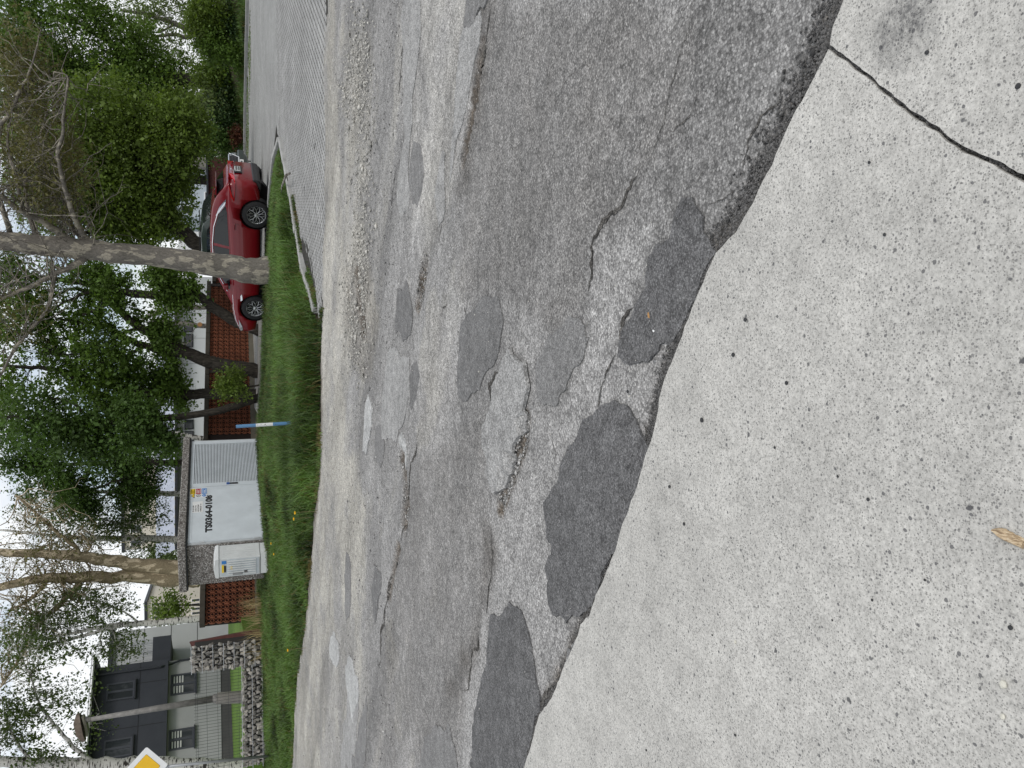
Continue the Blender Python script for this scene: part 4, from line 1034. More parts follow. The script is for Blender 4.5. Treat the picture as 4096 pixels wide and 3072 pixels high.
YS = 23.6; s0 = at(1085, 3024, YS); s1 = at(500, 3083, YS); sc_ = at(584, 3076, YS)
SG = empty('road_sign', (s0.x, s0.y, s0.z - .1))
M_GALV = plain('galvanised_post', (.36, .37, .38), .45, .6, .15, 6)
MB().tube([rel(s0, SG) - Vector((0, 0, .1)), rel(s1, SG)], .038, 12).build('post', M_GALV, SG, smooth=True)
pc = rel(sc_, SG); 
def rdia(h, r):
    out = []
    for k in range(4):
        a = k * math.pi / 2; c = Vector((math.cos(a), math.sin(a))) * (h - r * 1.4)
        for j in range(-2, 3): b = a + j * math.pi / 8; out.append((c.x + r * math.cos(b), c.y + r * math.sin(b)))
    return out
sr = Matrix.Rotation(.62, 3, 'Z')
def plate(h, r, y0, y1, mat, nm, par):
    m = MB().prism(rdia(h, r), 'y', y0, y1); m.v = [tuple(sr @ Vector(v) + pc) for v in m.v]; return m.build(nm, mat, par)
M_SW = plain('sign_white', (.80, .81, .82), .35, 0, .05); M_SY = plain('sign_yellow', (.85, .50, .01), .35, 0, .05)
hD = 77 / ppm(YS)
pw = plate(hD, .05, -.075, -.060, M_SW, 'plate', SG); plate(hD * .66, .035, -.0785, -.0755, M_BLACK, 'yellow_border', pw); plate(hD * .645, .035, -.0820, -.0790, M_SY, 'yellow_field', pw)
MB().box(pc + sr @ Vector((0, -.045, .12)), (.10, .04, .03), .62).box(pc + sr @ Vector((0, -.045, -.12)), (.10, .04, .03), .62).build('bracket', M_GALV, SG)
tag(SG, 'white and yellow diamond priority road sign on a grey post', 'road sign')

YP = 14.6; q0 = at(1195, 1690, YP); q1 = at(944, 1706, YP)
MP = empty('marker_post', (q0.x, q0.y, q0.z - .25))
m_, n_, b_, o_ = new_mat('striped_post'); M_PW = None
def chipped(name, col):
    m, n, b, o = new_mat(name); p = pos(n, (1, 1, 1))
    n.links.new(mixc(n, ramp(n, noise(n, p, 16, 5, .7), [(.62, 0), (.66, 1)]), col, (.05, .03, .02)), b.inputs['Base Color']); b.inputs['Roughness'].default_value = .5; return m
M_PB, M_PW = chipped('chipped_blue', (.09, .22, .40)), chipped('chipped_white', (.70, .71, .70))
cuts = [(-.2, M_PB), (0, M_PW), (.12, M_PB), (.42, M_PW), (.69, M_PB), (1, None)]
for (a, mm), (b, _) in zip(cuts[:-1], cuts[1:]):
    MB().tube([rel(q0.lerp(q1, a), MP), rel(q0.lerp(q1, b), MP)], .031, 12).build('band', mm, MP, smooth=False)
tag(MP, 'blue and white striped marker post in the tall grass', 'post')

# ------------------------------------------------------------------ buildings
M_DKW = plain('dark_blue_render', (.030, .034, .045), .7, 0, .12, .8)
M_GRW = plain('grey_render', (.31, .315, .315), .8, 0, .12, .8)
M_GRW2 = plain('light_grey_render', (.47, .485, .485), .8, 0, .10, .8)
M_PL = plain('dark_plinth', (.07, .068, .068), .9, 0, .15, 1.5)
M_FRM = plain('dark_window_frame', (.018, .021, .028), .5)
M_FRM2 = plain('slate_window_frame', (.045, .05, .062), .5)
M_SEAM = plain('panel_seam', (.02, .02, .022), .9)
M_GL = glass('window_glass', (.03, .035, .04))
M_BLIND = plain('window_blind', (.45, .46, .44), .6)
M_MET = plain('balcony_steel', (.55, .56, .57), .4, .5, .1)
YB = 40.0
c0 = at(700, 2632, YB); cl = at(700, 3080, 37.0)
bdir = Vector((cl.x - c0.x, cl.y - c0.y, 0)); bl = bdir.length + 3; bang = math.atan2(-bdir.y, -bdir.x)      # local x points right, origin at right corner
HB = empty('apartment_house', (c0.x, c0.y, 0)); HB.rotation_euler = (0, 0, bang)
Ri = Matrix.Rotation(-bang, 3, 'Z')
def onf(x, y):                         # photo pixel -> local (x, z) on the front face
    d = at(x, y, 1.0) - CAM; n_ = Matrix.Rotation(bang, 3, 'Z') @ Vector((0, 1, 0))
    t = (Vector((c0.x, c0.y, 0)) - Vector((CAM.x, CAM.y, 0))).dot(n_) / d.dot(n_)
    q = Ri @ (CAM + d * t - Vector((c0.x, c0.y, 0))); return q.x, (CAM + d * t).z
zs = onf(674, 2632)[1]; ztop = onf(395, 2650)[1]; zp0 = onf(883, 2750)[1]; zg0 = onf(918, 2750)[1]
DP = 11.0; print('house', c0, bl, zs, ztop, zp0, zg0)
MB().bbox((-bl, .35, zp0), (0, DP, zs)).build('wall', M_GRW, HB)['label'] = 'grey ground floor wall'
MB().bbox((-bl, .38, zg0 - .8), (-.02, DP, zp0)).build('plinth', M_PL, HB)
MB().bbox((-bl, 0, zs), (0, DP - .02, ztop)).build('wall', M_DKW, HB)['label'] = 'dark blue upper storey wall'
rf_ = MB().bbox((-bl, -.55, ztop), (.3, DP + .2, ztop + .10)).build('roof', M_FRM, HB)
MB().bbox((-bl, -.62, ztop + .10), (.35, DP + .25, ztop + .22)).build('fascia', M_GRW, rf_)
MB().tube([(-bl, -.68, ztop + .12), (.35, -.68, ztop + .12)], .06, 8).build('gutter', M_MET, rf_)
# side wing in paler render, receding to the right
wx1 = onf(600, 2480)[0]
MB().bbox((.02, 2.5, zp0 - .5), (wx1 + .6, DP, ztop - .25)).build('wall', M_GRW2, HB)['label'] = 'pale grey side wing wall'
MB().bbox((0.02, 2.3, ztop - .25), (wx1 + .8, DP + .1, ztop - .08)).build('roof', M_FRM, HB)
for z in np.arange(zs - 1.2, ztop, 1.25): MB().bbox((.03, 2.488, z), (wx1 + .59, 2.499, z + .02)).build('panel_joint', M_SEAM, HB)
for x in np.arange(-bl + 1.3, -.2, 1.9):
    MB().bbox((x, -.011, zs + .05), (x + .018, -.002, ztop - .02)).build('panel_joint', M_SEAM, HB)
for z in (zs + (ztop - zs) * .40,): MB().bbox((-bl, -.012, z), (-.02, -.002, z + .018)).build('panel_joint', M_SEAM, HB)
MB().tube([(-.35, -.06, ztop), (-.35, -.06, zs + .3), (-.2, .2, zs - .1), (-.05, .28, zs - .5), (-.05, .28, zp0)], .05, 8).build('downpipe', M_FRM, HB)
def window(x0, x1, z0, z1, yf, split, blind=0, lab=None):
    w = MB(); t = .07
    w.bbox((x0, yf - .05, z0), (x0 + t, yf - .002, z1)).bbox((x1 - t, yf - .05, z0), (x1, yf - .002, z1)).bbox((x0 + t, yf - .05, z0), (x1 - t, yf - .002, z0 + t)).bbox((x0 + t, yf - .05, z1 - t), (x1 - t, yf - .002, z1))
    if split == 'v': xm = (x0 + x1) / 2; w.bbox((xm - t * .7, yf - .048, z0 + t), (xm + t * .7, yf - .002, z1 - t))
    fr_ = w.build('window', M_FRM2, HB)
    panes = [(x0 + t, (x0 + x1) / 2 - t * .7), ((x0 + x1) / 2 + t * .7, x1 - t)] if split == 'v' else [(x0 + t, x1 - t)]
    for a, b in panes:
        MB().bbox((a, yf - .022, z0 + t), (b, yf - .006, z1 - t)).build('pane', M_GL, fr_)
        for k in range(blind):
            zz0 = z1 - t - (k + 1) * (z1 - z0) * .11; MB().bbox((a + .02, yf - .026, zz0), (b - .02, yf - .0225, zz0 + (z1 - z0) * .06)).build('blind_slat', M_BLIND, fr_)
    MB().bbox((x0 - .06, yf - .12, z0 - .06), (x1 + .06, yf - .002, z0 - .001)).build('sill', M_FRM, fr_)
for (xa_, xb_, ya, yb, up) in ((423, 540, 2722, 2808, 1), (412, 530, 2946, 3040, 1), (680, 782, 2678, 2775, 0), (672, 775, 2898, 2998, 0)):
    a = onf(xa_, yb); b = onf(xb_, ya)
    window(a[0], b[0], b[1], a[1], 0 if up else .35, 'v', 0 if up else 4)
bx0, bz0 = onf(690, 2628); bx1, bz1 = onf(612, 2530)
bal = MB().bbox((.02, .6, zs - .05), (bx1, 2.48, zs + .75)).build('balcony', M_DKW, HB)
for x in np.linspace(.1, bx1 - .05, 7): MB().tube([(x, .64, zs + .75), (x, .64, zs + 1.75)], .018, 6).build('baluster', M_MET, bal)
for y in np.linspace(.64, 2.4, 9): MB().tube([(bx1 - .05, y, zs + .75), (bx1 - .05, y, zs + 1.75)], .016, 6).build('baluster', M_MET, bal)
MB().tube([(.05, .64, zs + 1.75), (bx1 - .05, .64, zs + 1.75), (bx1 - .05, 2.4, zs + 1.75)], .03, 6).build('handrail', M_MET, bal)
tag(HB, 'two-storey modern house, dark blue upstairs over grey ground floor', 'house')

# long white industrial hall behind the wall
M_HALL = plain('white_cladding', (.60, .63, .64), .6, 0, .10, .6)
M_HALLG = plain('grey_cladding', (.30, .32, .335), .6, 0, .10, .6)
m_, n_, b_, o_ = new_mat('corrugated_roof'); p_ = pos(n_); b_.inputs['Base Color'].default_value = (.34, .37, .44, 1); b_.inputs['Roughness'].default_value = .5; M_CORR = m_
YH = 50.0; h0 = at(825, 1108, YH); h1 = at(825, 2190, 46.0)
hd_ = Vector((h1.x - h0.x, h1.y - h0.y, 0)); hl = hd_.length; hang = math.atan2(-hd_.y, -hd_.x)
HA = empty('industrial_hall', (h0.x, h0.y, 0)); HA.rotation_euler = (0, 0, hang)
he = at(703, 1400, YH - 1).z; zsplit = -(hl * (1850 - 1108) / (2190 - 1108))
wa = MB().bbox((zsplit, 0, -.3), (0, 14, he)).build('wall', M_HALL, HA); wb_ = MB().bbox((-hl, .02, -.3), (zsplit, 14, he - .02)).build('wall', M_HALLG, HA)
def hallx(y): return -hl * (y - 1108) / (2190 - 1108)
wmz0 = at(772, 1350, YH - 1).z; wmz1 = at(736, 1350, YH - 1).z
for ya, yb in ((1298, 1345), (1352, 1408), (1700, 1738), (1745, 1860)):
    f = MB().bbox((hallx(yb), -.05, wmz0), (hallx(ya), -.003, wmz1)).build('window', M_FRM, HA)
    MB().bbox((hallx(yb) + .06, -.058, wmz0 + .06), (hallx(ya) - .06, -.052, wmz1 - .06)).build('pane', M_GL, f)
for y in list(range(1160, 1850, 105)): MB().bbox((hallx(y), -.012, -.2), (hallx(y) + .02, -.002, he - .05)).build('panel_joint', plain('joint_grey', (.3, .31, .31), .8) if y == 1160 else bpy.data.materials['joint_grey'], HA)
ze = he; rz_ = at(628, 2000, YH + 4).z
nseg = int(hl / .5); rm = MB()
for i in range(nseg):
    x0_ = -hl + i * hl / nseg; x1_ = x0_ + hl / nseg * .5; x2_ = x0_ + hl / nseg
    rm.add([(x0_, -.6, ze), (x1_, -.6, ze + .06), (x1_, 7, rz_ + .06), (x0_, 7, rz_)], [(0, 1, 2, 3)]); rm.add([(x1_, -.6, ze + .06), (x2_, -.6, ze), (x2_, 7, rz_), (x1_, 7, rz_ + .06)], [(0, 1, 2, 3)])
rm.build('roof', M_CORR, HA)
MB().bbox((-hl, -.68, ze - .12), (.1, -.605, ze + .02)).build('gutter', M_FRM, HA)
MB().prism([(0, ze), (7, rz_), (14, ze)], 'x', -.1, 0).build('gable', M_HALL, HA)
tag(HA, 'long white low industrial hall with corrugated roof behind the wall', 'industrial building')

# far blocks of flats
M_CREAM = plain('cream_flats', (.66, .61, .52), .8, 0, .08, .2); M_FB = plain('pale_blue_flats', (.50, .56, .62), .8, 0, .08, .2)
def flats(name, label, mat, pa, pb, Y, floors, cols, dep=12):
    a, b = at(pa[0], pa[1], Y), at(pb[0], pb[1], Y)          # top-left, bottom-right in the place
    o = empty(name, ((a.x + b.x) / 2, Y, 0)); w = abs(b.x - a.x); z1 = a.z
    MB().bbox((-w / 2, 0, -.5), (w / 2, dep, z1)).build('wall', mat, o); MB().bbox((-w / 2 - .3, -.3, z1), (w / 2 + .3, dep + .3, z1 + .4)).build('roof', M_FRM, o)
    fh = (z1 - 1) / floors
    for f in range(floors):
        for c in range(cols):
            x = -w / 2 + (c + .5) * w / cols; z = 1 + f * fh + fh * .35
            wv = MB().bbox((x - w / cols * .28, -.06, z), (x + w / cols * .28, -.01, z + fh * .45)).build('window', M_SW, o)
            MB().bbox((x - w / cols * .24, -.08, z + .1), (x + w / cols * .24, -.062, z + fh * .45 - .1)).build('pane', M_GL, wv)
    tag(o, label, 'building'); return o
flats('apartment_block', 'distant cream block of flats above the hall roof', M_CREAM, (500, 2200), (700, 1860), 120, 4, 6)
flats('apartment_block', 'distant cream block of flats beside the dark house', M_CREAM, (590, 2500), (700, 2400), 130, 4, 5)
flats('apartment_block', 'pale blue-white building glimpsed through the trees behind the green car', M_FB, (610, 860), (850, 640), 75, 3, 4)
# dark red brick outbuilding behind the green car
M_BRK = plain('dark_red_brick', (.075, .018, .016), .85, 0, .3, 8, .003)
b0_ = at(835, 850, 44); b1_ = at(990, 640, 44)
BR = empty('brick_shed', ((b0_.x + b1_.x) / 2, 44, 0)); w = b1_.x - b0_.x
MB().bbox((-w / 2, 0, -.3), (w / 2, 3, b0_.z)).build('wall', M_BRK, BR); MB().bbox((-w / 2 - .1, -.12, b0_.z), (w / 2 + .1, 3.1, b0_.z + .1)).build('roof', M_FRM, BR)
pc_ = MB().bbox((w / 2 - .6, -.1, b0_.z + .1), (w / 2 - .1, .4, b0_.z + .9)).build('chimney', M_CONB, BR)
tag(BR, 'low dark red brick shed behind the green car', 'shed')
# wooden pergola bit and white van far away
TP = at(742, 985, 60)
TR = empty('white_truck', (TP.x, 60, 0)); ms_ = 60 * .935 / FPX
MB().bbox((-1.1, 0, .9), (1.1, 5, TP.z + .5)).build('box_body', M_SW, TR, bevel=.05)
MB().bbox((-.95, -1.6, .6), (.95, -.02, 2.3)).build('cab', M_SW, TR, bevel=.1); MB().bbox((-.85, -1.62, 1.4), (.85, -1.605, 2.1)).build('windscreen', M_GL, TR)
for x in (-.8, .8):
    for y in (-.9, 3.6): MB().lathe([(.15, -.12), (.45, -.12), (.45, .12), (.15, .12)], (x, y, .45), 'x', 16).build('wheel', M_BLACK, TR)
tag(TR, 'small white box truck far away beyond the thick trunk', 'truck')

# ------------------------------------------------------------------ cars
M_TYRE = plain('tyre_rubber', (.014, .014, .015), .8, 0, .2, 20)
M_RIM = plain('alloy_rim', (.50, .51, .52), .28, .9, .08, 10)
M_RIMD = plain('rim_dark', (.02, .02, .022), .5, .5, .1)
M_TRIM = plain('black_trim', (.016, .016, .018), .55, 0, .1, 10)
M_CHR = plain('chrome', (.75, .76, .78), .10, 1, .04, 10)
M_CGL = glass('car_glass', (.012, .015, .017), .03)
M_TAIL = plain('tail_lamp', (.55, .012, .018), .12, 0, .2, 30, coat=1)
M_LAMP = plain('head_lamp', (.55, .57, .6), .08, .3, .1, 30, coat=1)
M_PLATE = plain('number_plate', (.72, .72, .70), .4, 0, .05)
def carpaint(name, col):
    m, n, b, o = new_mat(name); p = pos(n)
    b.inputs['Base Color'].default_value = (*col, 1); b.inputs['Metallic'].default_value = .1; b.inputs['Roughness'].default_value = .32
    b.inputs['Coat Weight'].default_value = .7; b.inputs['Coat Roughness'].default_value = .03; b.inputs['Specular IOR Level'].default_value = .3
    n.links.new(ramp(n, noise(n, p, 3, 5), [(.3, .26), (.7, .42)]), b.inputs['Roughness']); return m
M_REDP = carpaint('red_car_paint', (.19, .002, .008)); M_GRNP = carpaint('dark_green_car_paint', (.022, .034, .028))

def ip(xs, tab, k): return np.interp(xs, [t[0] for t in tab], [t[k] for t in tab])
def loft_mesh(rings, closed_ends=True):
    m = MB(); n = len(rings[0])
    for r_ in rings: m.v += [tuple(p) for p in r_]
    for i in range(len(rings) - 1):
        for k in range(n): m.f.append((i * n + k, i * n + (k + 1) % n, (i + 1) * n + (k + 1) % n, (i + 1) * n + k))
    if closed_ends: m.f += [tuple(range(n))[::-1], tuple((len(rings) - 1) * n + k for k in range(n))]
    return m
def smooth_ip(x, tab, k):
    xs_ = np.array([t[0] for t in tab]); ys_ = np.array([t[k] for t in tab])
    d = np.gradient(ys_, xs_); i = np.clip(np.searchsorted(xs_, x) - 1, 0, len(xs_) - 2)
    h = xs_[i + 1] - xs_[i]; t = (x - xs_[i]) / h
    return (2 * t ** 3 - 3 * t ** 2 + 1) * ys_[i] + (t ** 3 - 2 * t ** 2 + t) * h * d[i] + (-2 * t ** 3 + 3 * t ** 2) * ys_[i + 1] + (t ** 3 - t ** 2) * h * d[i + 1]

def wheel(parent, x, y, r, rw, side, spokes=10):
    t = empty('wheel', (x, y, r)); t.parent = parent
    MB().lathe([(r * .66, -rw / 2), (r * .9, -rw / 2), (r * .985, -rw * .36), (r, -rw * .2), (r, rw * .2), (r * .985, rw * .36), (r * .9, rw / 2), (r * .66, rw / 2)], (0, 0, 0), 'y', 36).build('tyre', M_TYRE, t, smooth=True)
    rim = MB().lathe([(r * .60, side * rw * .10), (r * .62, side * rw * .42), (r * .67, side * rw * .47), (r * .67, side * rw * .40)], (0, 0, 0), 'y', 36).build('rim', M_RIM, t, smooth=True)
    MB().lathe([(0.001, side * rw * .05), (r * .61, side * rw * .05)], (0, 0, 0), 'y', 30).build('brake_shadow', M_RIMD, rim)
    sp_ = MB()
    for k in range(spokes):
        a = 2 * math.pi * k / spokes
        for da in (-.16, .16):
            p0 = Vector((math.cos(a) * r * .12, side * rw * .34, math.sin(a) * r * .12)); p1 = Vector((math.cos(a) * r * .36, side * rw * .42, math.sin(a) * r * .36)); p2 = Vector((math.cos(a + da * 1.6) * r * .635, side * rw * .44, math.sin(a + da * 1.6) * r * .635))
            sp_.tube([p0, p1, p2], [r * .035, r * .026, r * .022], 4)
    sp_.build('spokes', M_RIM, rim); MB().lathe([(.001, side * rw * .46), (r * .13, side * rw * .44), (r * .15, side * rw * .3)], (0, 0, 0), 'y', 16).build('hub', M_RIM, rim)
    return t

def car(name, label, cat_, P):
    C = empty(name, (0, 0, 0)); tag(C, label, cat_)
    B, RF = P['body'], P['roof']; paint = P['paint']
    xs_ = np.linspace(B[0][0], B[-1][0], 61); rings = []
    for x in xs_:
        zs_, zb, w, zt = (float(smooth_ip(x, B, k)) for k in (1, 2, 3, 4))
        hl_ = [(0, zs_), (.72 * w, zs_), (.93 * w, zs_ + .035), (.985 * w, zs_ + .14), (w * .995, zs_ + (zb - zs_) * .38), (w, zs_ + (zb - zs_) * .62), (w * .985, zb - .10), (w * .965, zb - .035), (w * .90, zb), (.72 * w, zb + (zt - zb) * .55), (.4 * w, zt), (0, zt + .012)]
        rings.append([(x, a, z) for a, z in hl_] + [(x, -a, z) for a, z in hl_[1:-1]][::-1])
    body = loft_mesh(rings).build('body', paint, C, smooth=True)
    # wheel arches cut out of the body
    cut = MB()
    for x in P['wx']:
        for s in (-1, 1): cut.lathe([(.001, s * (P['w'] - .28)), (P['wr'] * 1.11, s * (P['w'] - .28)), (P['wr'] * 1.11, s * (P['w'] + .2)), (.001, s * (P['w'] + .2))], (x, 0, P['wr'] * 1.02), 'y', 32)
    co = cut.build('cutter', None)
    md = body.modifiers.new('b', 'BOOLEAN'); md.object = co; md.operation = 'DIFFERENCE'; md.solver = 'EXACT'
    dg = bpy.context.evaluated_depsgraph_get(); nm = bpy.data.meshes.new_from_object(body.evaluated_get(dg)); body.modifiers.clear(); body.data = nm
    if not nm.materials: nm.materials.append(paint)
    bpy.data.objects.remove(co)
    for x in P['wx']:
        for s in (-1, 1):
            MB().lathe([(.05, s * (P['w'] - .285)), (P['wr'] * 1.108, s * (P['w'] - .285)), (P['wr'] * 1.108, s * (P['w'] - .03))], (x, 0, P['wr'] * 1.02), 'y', 32).build('wheel_arch', M_TRIM, C)
            if P.get('clad'):
                am = MB(); n_ = 22
                for k in range(n_ + 1):
                    a = math.pi * k / n_ * 1.1 - .157; 
                    for rr, yy in ((1.16, .0), (1.29, -.005)): am.v.append((x + math.cos(a) * P['wr'] * rr, s * (P['w'] - .0 + .012 + yy), P['wr'] * 1.02 + math.sin(a) * P['wr'] * rr))
                for k in range(n_): am.f.append((2 * k, 2 * k + 1, 2 * k + 3, 2 * k + 2))
                am.build('arch_trim', M_TRIM, C)
    # cabin
    rx = np.linspace(RF[0][0], RF[-1][0], 41); crings = []
    def belt(x): return float(smooth_ip(np.clip(x, B[0][0], B[-1][0]), B, 2)) - .02
    def wbf(x): return float(smooth_ip(np.clip(x, B[0][0], B[-1][0]), B, 3)) * .925
    def zr(x): return float(smooth_ip(np.clip(x, RF[0][0], RF[-1][0]), RF, 1))
    def wrf(x): return P['wroof'] + (wbf(x) - P['wroof']) * max(0, 1 - (zr(x) - belt(x)) / (P['H'] - belt(x))) * .85
    for x in rx:
        b, z, wb2, w2 = belt(x), zr(x), wbf(x), wrf(x); z = max(z, b + .004)
        h = z - b; hl_ = [(0, b - .05), (wb2, b - .05), (wb2, b), (wb2 + (w2 - wb2) * .5, b + h * .46), (w2, b + h * .90), (w2 * .93, b + h * .965), (w2 * .6, z - h * .008), (0, z)]
        crings.append([(x, a, q) for a, q in hl_] + [(x, -a, q) for a, q in hl_[1:-1]][::-1])
    loft_mesh(crings).build('cabin', paint, C, smooth=True)
    def side(x, z, s, off=.008):
        b, zt = belt(x), zr(x); t = min(max((z - b) / max(.9 * (zt - b), .02), 0), 1); return (x, s * (wbf(x) + (wrf(x) - wbf(x)) * t + off), z)
    def panel(nm_, poly, s, mat, par, off=.008):
        bm = bmesh.new(); out = []
        n_ = len(poly)
        for i in range(n_):
            a, b = Vector(poly[i]), Vector(poly[(i + 1) % n_])
            for k in range(5): q = a.lerp(b, k / 5); out.append(q)
        grid = []; xs2 = [p.x for p in out]; ys2 = [p.y for p in out]
        gx2_, gy2_ = np.meshgrid(np.arange(min(xs2), max(xs2), .06), np.arange(min(ys2), max(ys2), .06)); rl2 = [(p.x, p.y) for p in out]
        kk = inpoly(gx2_.ravel(), gy2_.ravel(), rl2) & (polydist(gx2_.ravel(), gy2_.ravel(), rl2 + rl2[:1]) > .02)
        pts = out + [Vector((a, b)) for a, b in zip(gx2_.ravel()[kk], gy2_.ravel()[kk])]
        vs, es, fs, *_ = delaunay_2d_cdt(pts, [(i, (i + 1) % len(out)) for i in range(len(out))], [list(range(len(out)))], 1, 1e-5)
        m = MB(); m.v = [side(p.x, p.y, s, off) for p in vs]; m.f = [tuple(f) for f in fs]
        return m.build(nm_, mat, par, smooth=True)
    for s in (-1, 1):
        for poly in P['sidewin']:
            panel('side_window', poly, s, M_CGL, C)
        if P.get('trimline'): MB().tube([side(x, z, s, .012) for x, z in P['trimline']], P['trimw'], 6).build('window_trim', M_CHR if P.get('chrome') else M_TRIM, C)
        if P.get('quarter'): panel('quarter_trim', P['quarter'], s, M_CHR, C, .011)
    def endglass(nm_, xa, xb, k0, mat=M_CGL):
        m = MB(); nX, nY = 8, 8
        for i in range(nX + 1):
            x = xa + (xb - xa) * i / nX; w2 = wrf(x) * k0
            for j in range(nY + 1):
                yy = -w2 + 2 * w2 * j / nY; q = abs(yy) / max(wrf(x), .01); h = zr(x) - belt(x)
                z = zr(x) - h * (.008 * min(1, q / .6) + max(0, (q - .6) / .33) * .027) + .010; m.v.append((x + (.006 if xa > 0 else -.006), yy, z))
        for i in range(nX):
            for j in range(nY): m.f.append((i * (nY + 1) + j, i * (nY + 1) + j + 1, (i + 1) * (nY + 1) + j + 1, (i + 1) * (nY + 1) + j))
        return m.build(nm_, mat, C, smooth=True)
    endglass('windscreen', *P['ws'], .90); endglass('rear_window', *P['rw'], .88)
    for x in P['wx']:
        for s in (-1, 1): wheel(C, x, s * (P['w'] - P['tw'] / 2 - .005), P['wr'], P['tw'], s, P.get('spokes', 10))
    # door seams, handles, mirrors
    def bside(x, z, s, off=.006):
        zs_, zb, w = (float(smooth_ip(x, B, k)) for k in (1, 2, 3)); t = (z - zs_) / (zb - zs_)
        f = np.interp(t, [0, .14, .38, .62, .88, .95, 1], [.93, .975, .995, 1, .985, .965, .9]); return (x, s * (w * float(f) + off), z)
    for s in (-1, 1):
        for ln in P['seams']: MB().tube([bside(x, z, s, .001) for x, z in ln], .0045, 4).build('door_seam', M_TRIM, C)
        for x, z in P['handles']: MB().tube([bside(x - .09, z, s, .022), bside(x, z + .008, s, .028), bside(x + .09, z, s, .022)], [.012, .017, .012], 6).build('door_handle', paint, C, smooth=True)
        mx_, mz_ = P['mirror']; q = side(mx_, mz_, s, 0)
        MB().add([(q[0] + a, q[1] + s * b, q[2] + c) for a in (-.06, .07) for b in (.06, .24) for c in (-.06, .08)], [(0, 1, 3, 2), (4, 6, 7, 5), (0, 4, 5, 1), (2, 3, 7, 6), (0, 2, 6, 4), (1, 5, 7, 3)]).build('mirror', paint, C, bevel=.025)
    return C, side, bside

# --- red crossover
rb = [(-2.22, .44, .93, .72, .95), (-2.16, .36, 1.0, .82, 1.02), (-2.0, .30, 1.05, .88, 1.06), (-1.7, .26, 1.07, .905, 1.08), (-1.0, .25, 1.04, .915, 1.05), (0, .24, .99, .915, 1.0), (.8, .24, .965, .91, .975), (1.15, .25, .955, .905, .99), (1.7, .28, .90, .885, .955), (2.0, .30, .82, .845, .88), (2.2, .36, .72, .74, .77), (2.30, .46, .62, .55, .65)]
rr = [(-2.13, 1.06), (-1.95, 1.17), (-1.72, 1.33), (-1.45, 1.43), (-1.0, 1.49), (-.4, 1.515), (.1, 1.495), (.45, 1.415), (.8, 1.26), (1.1, 1.09), (1.32, .985)]
RED = dict(body=rb, roof=rr, paint=M_REDP, w=.915, wr=.365, tw=.225, wx=(-1.36, 1.38), H=1.515, wroof=.60, ws=(.42, 1.22), rw=(-1.98, -1.62),
  sidewin=[[(-1.52, 1.12), (-1.25, 1.29), (-.85, 1.385), (-.42, 1.42), (-.42, 1.04), (-1.35, 1.085)], [(-.34, 1.42), (.08, 1.40), (.42, 1.31), (.82, 1.09), (.86, 1.02), (-.34, 1.04)]],
  trimline=[(-1.62, 1.12), (-1.30, 1.30), (-.88, 1.41), (-.40, 1.45), (.05, 1.43), (.42, 1.345), (.92, 1.09)], trimw=.014, chrome=True,
  quarter=[(-1.72, 1.10), (-1.45, 1.27), (-1.18, 1.36), (-1.27, 1.29), (-1.53, 1.13)],
  seams=[[(-.40, 1.0), (-.40, .40)], [(.72, .97), (.80, .75), (.74, .36)], [(-1.22, 1.05), (-1.10, .85), (-.98, .62)]], handles=[(-1.02, .90), (.02, .86)], mirror=(.72, 1.12), clad=False)
CR_, side_, bs_ = car('red_car', 'glossy dark red crossover car parked behind the plane trunk', 'car', RED)
def rearface(z): return -2.245 + max(0, (z - .9)) * .12
pl_ = MB().bbox((-2.262, -.26, .70), (-2.240, .26, .90)).build('plate_recess', M_TRIM, CR_)
np_ = MB().bbox((-2.275, -.17, .74), (-2.2625, .17, .88)).build('number_plate', M_PLATE, pl_)
for r_ in range(2):
    for k in range(4): MB().bbox((-2.279, -.14 + k * .075, .75 + r_ * .062), (-2.2755, -.09 + k * .075, .80 + r_ * .062)).build('plate_mark', M_BLACK, np_)
for s in (-1, 1):
    m = MB(); 
    poly = [(-2.245, .40, .93), (-2.245, .40, 1.02), (-2.20, .70, 1.04), (-2.08, .845, 1.03), (-1.80, .905, .985), (-1.66, .922, .90), (-2.02, .885, .875), (-2.17, .78, .87), (-2.235, .55, .89)]
    m.add([(x - .035, s * (y + .035), z + .01) for x, y, z in poly], [tuple(range(len(poly)))]); m.build('tail_lamp', M_TAIL, CR_)
    hl2 = [(1.72, .905, .80), (2.02, .86, .78), (2.14, .79, .745), (2.12, .80, .69), (1.98, .87, .70)]
    MB().add([(x + .006, s * (y + .012), z) for x, y, z in hl2], [tuple(range(len(hl2)))]).build('head_lamp', M_LAMP, CR_)
    MB().add([bs_(x, z, s, .010) for x, z in ((.95, .72), (1.0, .755), (1.16, .75), (1.12, .70))] , [(0, 1, 2, 3)]).build('fender_vent', M_CHR, CR_)
    MB().tube([bs_(x, z, s, .006) for x, z in ((1.0, .955), (1.4, .935), (1.75, .875), (2.0, .80))], .008, 6).build('bonnet_trim', M_CHR, CR_)
MB().prism([(-2.22, .30), (-2.240, .45), (-2.17, .46), (-2.05, .34), (-1.9, .25), (-2.1, .24)], 'y', -.70, .70).build('rear_bumper', M_TRIM, CR_, bevel=.02)
MB().prism([(-1.72, 1.375), (-1.96, 1.355), (-1.94, 1.33), (-1.70, 1.33)], 'y', -.56, .56).build('spoiler', M_REDP, CR_)
MB().tube([(-2.255, -.1, .96), (-2.26, 0, .97), (-2.255, .1, .96)], .012, 6).build('tailgate_badge', M_CHR, CR_)
MB().tube([(-.9, .05, 1.48), (-1.05, .05, 1.58)], [.02, .006], 5).build('antenna', M_TRIM, CR_)
q_ = at(1079, 859, 22.5); RS_ = 1.06; f_ = None; best = None
